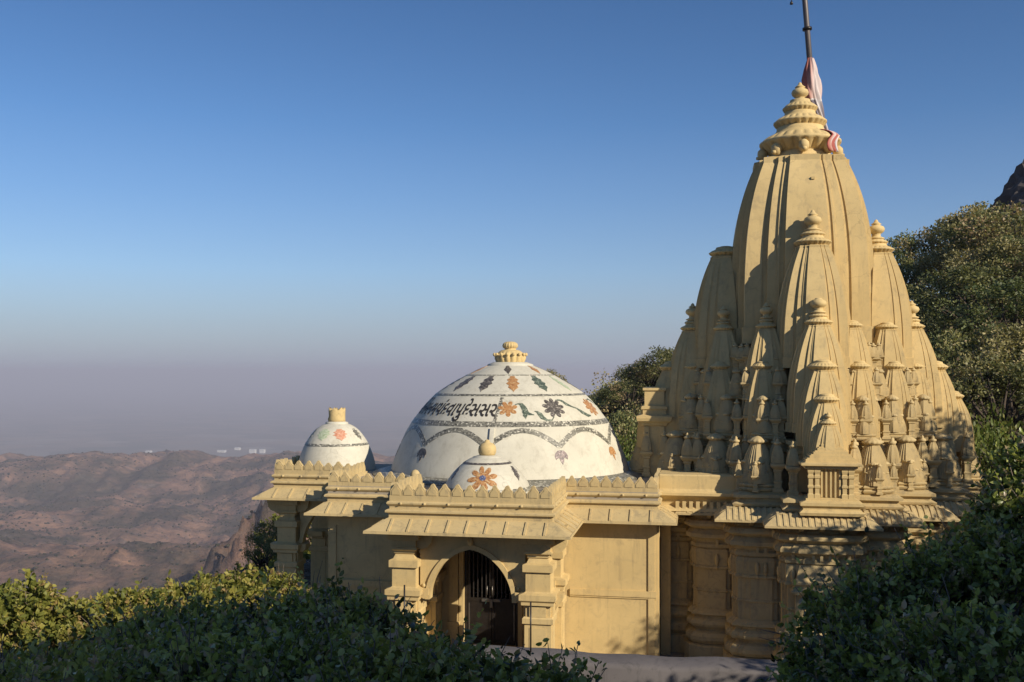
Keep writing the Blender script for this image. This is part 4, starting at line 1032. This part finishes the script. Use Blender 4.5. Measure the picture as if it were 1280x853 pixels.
def shrub(name, label, cat, lobes, n_twigs, lsize, material, base, per=14, twig=.16, tmean=.5, group=None, seed=1, up=.35):
    """lobes: list of (centre xyz, radii xyz). Twigs with leaves cover the lobes' upper surfaces; stems reach down to the base."""
    lr = np.random.default_rng(seed)
    root = thing(name, base, label, cat, group); bs = np.array(base)
    vol = np.array([max(.02, (r[0] * r[1] + r[0] * r[2] + r[1] * r[2])) for c, r in lobes]); vol /= vol.sum()
    pos, nr, tn, sz = [], [], [], []; sticks = MB()
    for li, (c, r) in enumerate(lobes):
        c = np.array(c); r = np.array(r); k = int(n_twigs * vol[li]) + 6
        u = unit(lr.normal(size=(k, 3))); u[:, 2] = np.where(u[:, 2] < -.45, -u[:, 2], u[:, 2])
        q = .72 + .36 * fbm(u[:, 0] * 2.2 + c[0] * 3, u[:, 1] * 2.2 + u[:, 2] * 2.1 + c[1] * 3, 3, seed) + lr.normal(size=k) * .08
        inner = lr.random(k) < .14; q = np.where(inner, q * .7, q)
        tp = c + u * r * q[:, None]
        td = unit(u / r + np.array([0, 0, up]) + lr.normal(size=(k, 3)) * .45)
        tl = twig * lr.uniform(.6, 1.5, k)
        far_out = lr.random(k) < .05; tl = np.where(far_out, tl * 1.9, tl)
        ct = np.clip(tmean + .26 * lr.normal(size=k), 0, .88); dry = lr.random(k) < .13; ct = np.where(dry, lr.uniform(.9, 1, k), ct)
        for j in range(per):
            f = (j + lr.random(k)) / per
            p = tp + td * (tl * f)[:, None]
            pos.append(p); nr.append(unit(td * .55 + unit(lr.normal(size=(k, 3))) * .95)); tn.append(np.clip(ct + .10 * lr.normal(size=k), 0, 1)); sz.append(lsize * lr.uniform(.45, 1.35, k) * np.where(dry, .75, 1))
        for i in range(0, k, 3): sticks.tube([tp[i] - td[i] * .12, tp[i] + td[i] * tl[i] * .95], [.006, .003], 3)
        for i in range(4, k, 22):                # bare twigs poking out
            q2 = tp[i] + td[i] * twig * 2.2 + lr.normal(size=3) * .03; sticks.tube([tp[i] - td[i] * .1, (tp[i] + q2) / 2 + lr.normal(size=3) * .02, q2], [.007, .005, .002], 3)
        for i in range(0, k, 14):
            a = c - np.array([0, 0, r[2] * .8]) + (bs - c) * .2; mid_ = (a + tp[i]) / 2 + lr.normal(size=3) * .08 * r.min()
            sticks.tube([a, mid_, tp[i]], [.016, .011, .005], 4)
        sticks.tube([bs + lr.normal(size=3) * .05 * np.array([1, 1, 0]) , (bs + c) / 2 + lr.normal(size=3) * .1, c], [.045, .032, .018], 5)
    v, f, t = leaves(np.concatenate(pos), np.concatenate(nr), np.concatenate(sz), np.concatenate(tn))
    me = npmesh('foliage', v - bs, f, material, t, True)
    o = bpy.data.objects.new('foliage', me); link(o, root, base)
    sticks.build('branches', M['twig'], root)
    return root

def L(px, py, d, rx, ry=None, rz=None):
    """lobe whose top sits at pixel px, py"""
    ry = ry or rx; rz = rz or rx * .8; p = cw(px, py, d); return ((p.x, p.y, p.z - rz * .98 - .10 - .004 * d), (rx, ry, rz))
def gbase(px, d):
    p = cw(px, 500, d); return (p.x, p.y, float(height(p.x, p.y)))
# shaded bushes close to the viewer, left to right
shrub('shrub', 'dark glossy leafed bush in the bottom left corner', 'bush', [L(-40, 822, 7.2, .9), L(50, 812, 7.4, .7), L(130, 812, 6.6, .6), L(20, 832, 5.8, .7), L(110, 800, 8.4, .5)], 1700, .053, M['leaf_bush'], gbase(50, 7), tmean=.6, seed=11)
shrub('shrub', 'dark bush with grey twigs below the far brown hillside', 'bush', [L(175, 776, 8.8, .5), L(225, 756, 9.0, .55), L(275, 758, 8.8, .5), L(215, 780, 7.6, .7), L(290, 805, 6.6, .75)], 1900, .053, M['leaf_bush'], gbase(230, 8), tmean=.6, seed=12)
shrub('shrub', 'dark bush reaching up before the left porch pillar', 'bush', [L(330, 752, 8.6, .55), L(395, 736, 8.5, .55), L(435, 752, 8.2, .4), L(365, 782, 7.4, .7), L(440, 805, 6.6, .7)], 1900, .053, M['leaf_bush'], gbase(380, 8), tmean=.6, seed=13)
shrub('shrub', 'dark bush with browned twigs below the left porch column', 'bush', [L(462, 752, 8.0, .34), L(492, 788, 7.6, .42), L(548, 800, 7.0, .36), L(500, 818, 6.2, .6), L(590, 824, 6.6, .42)], 1300, .058, M['leaf_bush'], gbase(510, 7), tmean=.58, seed=14)
shrub('shrub', 'low dark bush at the bottom edge before the concrete wall', 'bush', [L(640, 842, 6.8, .36), L(690, 850, 6.6, .35), L(590, 842, 6.0, .5)], 520, .056, M['leaf_bush'], gbase(640, 6.5), seed=15)
shrub('shrub', 'sprig of round leaves standing up before the concrete wall', 'bush', [L(712, 815, 7.2, .16, .16, .25), L(655, 815, 7.4, .13, .13, .15), L(705, 840, 7.0, .22)], 50, .06, M['leaf_bush'], gbase(705, 7), per=8, seed=16)
# dark mass rising at the right
shrub('shrub', 'big dark leafy bush filling the lower right corner', 'bush', [L(1072, 740, 8.2, .5), L(1125, 702, 8.6, .5), L(1190, 690, 8.4, .5), L(1268, 660, 8.2, .6), L(1045, 806, 7.4, .42), L(1130, 790, 7.0, .7), L(1230, 770, 6.6, .8)], 3000, .056, M['leaf_bush'], gbase(1180, 7.6), tmean=.58, seed=21)
shrub('shrub', 'tall dark bush at the right edge beside the tower', 'bush', [L(1304, 552, 9.2, .36), L(1350, 530, 9.2, .5), L(1284, 604, 9.0, .34), L(1325, 590, 8.8, .6), L(1226, 664, 9.0, .32), L(1160, 684, 9.0, .28)], 2100, .056, M['leaf_bush'], gbase(1290, 9.2), tmean=.58, seed=22)

# sunlit bushes farther down the slope at left, and the ones seen through the porch
shrub('shrub', 'sunlit yellow green bush at the left edge with a tall sprig', 'bush', [L(-10, 738, 15.5, 1.2), L(30, 738, 15, .7), L(95, 758, 15, 1.1), L(40, 720, 15, .2, .2, .4)], 1700, .085, M['leaf_dry'], gbase(40, 15), tmean=.55, seed=31)
shrub('shrub', 'low sunlit bush below the brown valley', 'bush', [L(165, 740, 15.5, 1.0), L(220, 732, 16, .9), L(130, 752, 15, .9)], 1500, .085, M['leaf_dry'], gbase(180, 15), tmean=.5, seed=32)
shrub('shrub', 'sunlit bush with dark gaps left of the porch pillar', 'bush', [L(275, 724, 17, 1.0), L(320, 714, 18, 1.0), L(235, 730, 17, .8)], 1500, .09, M['leaf_dry'], gbase(290, 17), tmean=.45, seed=33)
_b = cw(385, 700, 45)
shrub('shrub', 'sunlit yellow bush filling the view through the left porch', 'bush', [L(392, 628, 46, 2.4), L(340, 700, 45, 2.4), L(430, 690, 46, 2.4), L(300, 716, 44, 2.2), L(375, 680, 44, 2.2), L(385, 694, 38.5, 1.7), L(402, 730, 37, 1.4), L(360, 735, 38, 1.6)], 3000, .17, M['leaf_dry'], (_b.x, _b.y, float(height(_b.x, _b.y))), twig=.35, tmean=.55, seed=34)

# --- trees
def tree_proto(kind, lr, H=6.5, Rr=3.0, n_clump=50, per=140, lsize=.175):
    """leaf cloud of many clumps on forked limbs: returns (crown mesh, trunk mesh)"""
    cl = []
    for i in range(n_clump):
        u = unit(lr.normal(size=3)); u[2] = abs(u[2]) * .9 - .25
        q = lr.uniform(.55, 1.05) ** .6
        cl.append((np.array([0, 0, H * .62]) + u * np.array([Rr, Rr, H * .42]) * q, lr.uniform(.35, .95) * Rr * .32))
    pos, nr, tn, sz = [], [], [], []
    for c, r in cl:
        k = int(per * (r / (Rr * .24)) ** 1.5); u = unit(lr.normal(size=(k, 3))); u[:, 2] *= .75
        p = c + u * r * (lr.random((k, 1)) ** .45); pos.append(p); nr.append(unit(u * .7 + lr.normal(size=(k, 3)) * .8 + np.array([0, 0, .15])))
        tn.append(np.clip(.5 + .34 * lr.normal() + .14 * lr.normal(size=k), 0, 1)); sz.append(lsize * lr.uniform(.6, 1.3, k))
    v, f, t = quadleaves(np.concatenate(pos), np.concatenate(nr), np.concatenate(sz), np.concatenate(tn), .6)
    cm = npmesh('crown', v, f, M[kind], t, True)
    tm = MB(); tm.tube([(0, 0, -.8), (.1, 0, H * .22), (.0, .1, H * .4)], [.24, .17, .13], 8)
    for c, r in cl[::2]:
        st = np.array([0, .05, H * lr.uniform(.2, .4)]); tm.tube([st, (st + c) / 2 + lr.normal(size=3) * .2, c], [.10, .06, .02], 5)
    me = bpy.data.meshes.new('trunk'); me.from_pydata(tm.v, [], tm.f); me.polygons.foreach_set('use_smooth', tm.sm); me.materials.append(M['bark'])
    return cm, me
lr = np.random.default_rng(99)
TP = [tree_proto('leaf_tree', lr, 6.5, 3.0), tree_proto('leaf_tree', lr, 5.5, 3.4, 52), tree_proto('leaf_olive', lr, 6.0, 2.7, 40), tree_proto('leaf_bright', lr, 4.0, 2.0, 34, 90, .14)]
def tree(k, px, d, sc, label, group, ztop=None, squash=1.0):
    p = cw(px, 500, d); z = float(height(p.x, p.y)); H = (6.5, 5.5, 6.0, 4.0)[k]
    if ztop is not None:                      # top at photo row ztop
        zt = -(ztop - HOR) / F_PX * d; sc_z = max(.3, (zt - z) / (H * 1.02)); sc = min(sc, sc_z * 1.35)
    else: sc_z = sc * squash
    t = thing('tree', (p.x, p.y, z), label, 'tree', group)
    for nm, me in zip(('crown', 'trunk'), TP[k]):
        o = bpy.data.objects.new(nm, me); link(o, t, (p.x, p.y, z)); o.scale = (sc, sc, sc_z); o.rotation_euler.z = lr.uniform(0, 6.28)
    return t
G1 = 'trees covering the hillside right of the tower'; G2 = 'dark trees on the slope behind the tower'
for k, px, d, sc, zt, lab in ((0, 1128, 60, .72, 280, 'round dark green tree topping the ridge beside the right spire'), (2, 1180, 62, .95, 262, 'pale olive tree on the skyline right of the round one'), (2, 1232, 58, 1.1, 246, 'olive tree high on the slope below the rock'),
                              (1, 1285, 52, 1.15, 240, 'large dark tree at the right edge below the rock'), (1, 1160, 48, .95, 360, 'pale sunlit tree halfway up the hill beside the right spire'), (0, 1215, 45, 1.0, 318, 'grey green tree in the middle of the hillside'),
                              (0, 1265, 40, 1.05, 335, 'broad dark tree with deep shadow at the right edge'), (1, 1190, 38, .72, 420, 'dark tree close behind the lower right spires'), (3, 1145, 44, .8, 405, 'bright green sapling just right of the tower'),
                              (0, 1250, 33, .75, 430, 'dark tree above the thin sunlit bush at right'), (3, 1225, 27, .72, 478, 'thin sunlit yellow bush tree behind the tower base at right'), (3, 1270, 25, .65, 500, 'sparse sunlit sapling at the right edge above the dark bush'),
                              (0, 1150, 56, .7, 318, 'small dark tree just right of the highest right spire'), (1, 1185, 50, .75, 335, 'dark tree between the pale sunlit tree and the hill crest'), (2, 1240, 48, .85, 290, 'pale tree below the skyline olive trees'), (0, 1290, 47, .9, 285, 'dark tree by the right edge under the rock'), (1, 1225, 37, .7, 390, 'bushy tree in the lower middle of the hillside'), (2, 1280, 35, .8, 395, 'pale tree at the right edge above the dark tree'), (0, 1175, 42, .6, 385, 'small dark tree close right of the tower shoulder'), (1, 1330, 45, 1.2, 300, 'tall tree cut by the right edge of the hillside'), (2, 1205, 54, .9, 300, 'olive tree between the skyline and the middle of the hill')):
    tree(k, px, d, sc, lab, G1, zt)
for k, px, d, sc, zt, lab in ((1, 757, 62, .6, 492, 'small dark tree at the low end of the slope beside the dome'), (0, 785, 60, .7, 470, 'dark tree in shade right of the white dome'), (1, 815, 62, .7, 445, 'dark crown on the skyline left of the tower'),
                              (0, 845, 60, .8, 425, 'highest dark tree against the left edge of the tower'), (3, 778, 40, .75, 515, 'sunlit green bush between dome and tower'), (3, 792, 38, .7, 545, 'lower sunlit bush tucked between dome and tower'), (1, 810, 46, .7, 490, 'dark bushy tree behind the tower side block'),
                              (2, 684, 75, .55, 457, 'brownish tree top peeping over the shoulder of the white dome')):
    tree(k, px, d, sc, lab, G2, zt)
for k, px, d, sc, zt, lab in ((1, 334, 34, .2, 655, 'small dark tree just left of the left porch pillar'), (1, 326, 31, .16, 690, 'low dark shrub tree at the foot of the left porch pillar')):
    tree(k, px, d, sc, lab, None, zt)
# off to the right and behind the viewer: the trees that shade the foreground
for k, (x, y), sc, H_, lab in ((1, (10.1, 16.8), .82, 1.16, 'tree beside the path right of the tower base'), (0, (13.6, 20.2), .8, 1.15, 'tree on the bank right of the tower'), (3, (6.6, 11.2), .9, .95, 'low tree between the path and the concrete wall')):
    z = float(height(x, y)); t = thing('tree', (x, y, z), lab, 'tree')
    for nm, me in zip(('crown', 'trunk'), TP[k]):
        o = bpy.data.objects.new(nm, me); link(o, t, (x, y, z)); o.scale = (sc, sc, H_)
# undergrowth carpeting the hillside between the trees
k = 90000
d = lr.uniform(22, 85, k); r = lr.uniform(-2, 46, k)
X, Y = c_ * r - s_ * d, s_ * r + c_ * d; Z = height(X, Y)
dn = fbm(X / 2.6, Y / 2.6, 4, 123); ok = (Z > -6.3) & (dn > .40) & ((r - (12.0 - .34 * np.maximum(d - 25, 0))) > 0.5)
X, Y, Z, dn = X[ok], Y[ok], Z[ok], dn[ok]
P_ = np.stack([X, Y, Z + (dn - .38) * 5.5 * lr.random(len(X)) ** .5], 1); nn = lr.normal(size=P_.shape); nn[:, 2] = np.abs(nn[:, 2])
v, f, t = quadleaves(P_, nn, lr.uniform(.12, .28, len(X)), np.clip(.2 + (dn - .4) * 2.2 + .15 * lr.normal(size=len(X)), 0, 1), .6)
uo = bpy.data.objects.new('undergrowth', npmesh('undergrowth', v, f, M['leaf_tree'], t)); link(uo); tag(uo, 'low green undergrowth covering the hillside', None, None, 'stuff')
# rock at the skyline
p = cw(1292, 205, 92); zb = float(height(p.x, p.y)) - 1; zt = p.z
m = MB(); bm_v = []
for i in range(41):
    t = i / 40; ring_ = []
    for j in range(72):
        a = 2 * math.pi * j / 72; cx_, cy_ = math.cos(a), math.sin(a)
        f1 = float(fbm(np.array(cx_ * 2.2 + 9), np.array(cy_ * 2.2 + t * 3.5), 5, 71, True)); f2 = float(fbm(np.array(cx_ * 7), np.array(cy_ * 7 + t * 16), 4, 72))
        rr = (9.2 - 6.2 * t ** 1.7) * (.62 + .55 * f1 + .28 * (f2 - .5))
        ring_.append((p.x + 2.6 + rr * cx_, p.y + rr * cy_, zb + t * (zt - zb) + (1.6 * (f2 - .5) if i else 0)))
    bm_v.append(ring_)
m.rings(bm_v, True, True, True); o = m.build('rock_outcrop', M['rock'], None, None, (p.x, p.y, zb)); tag(o, 'dark rock outcrop on the skyline at the right edge', 'rock')
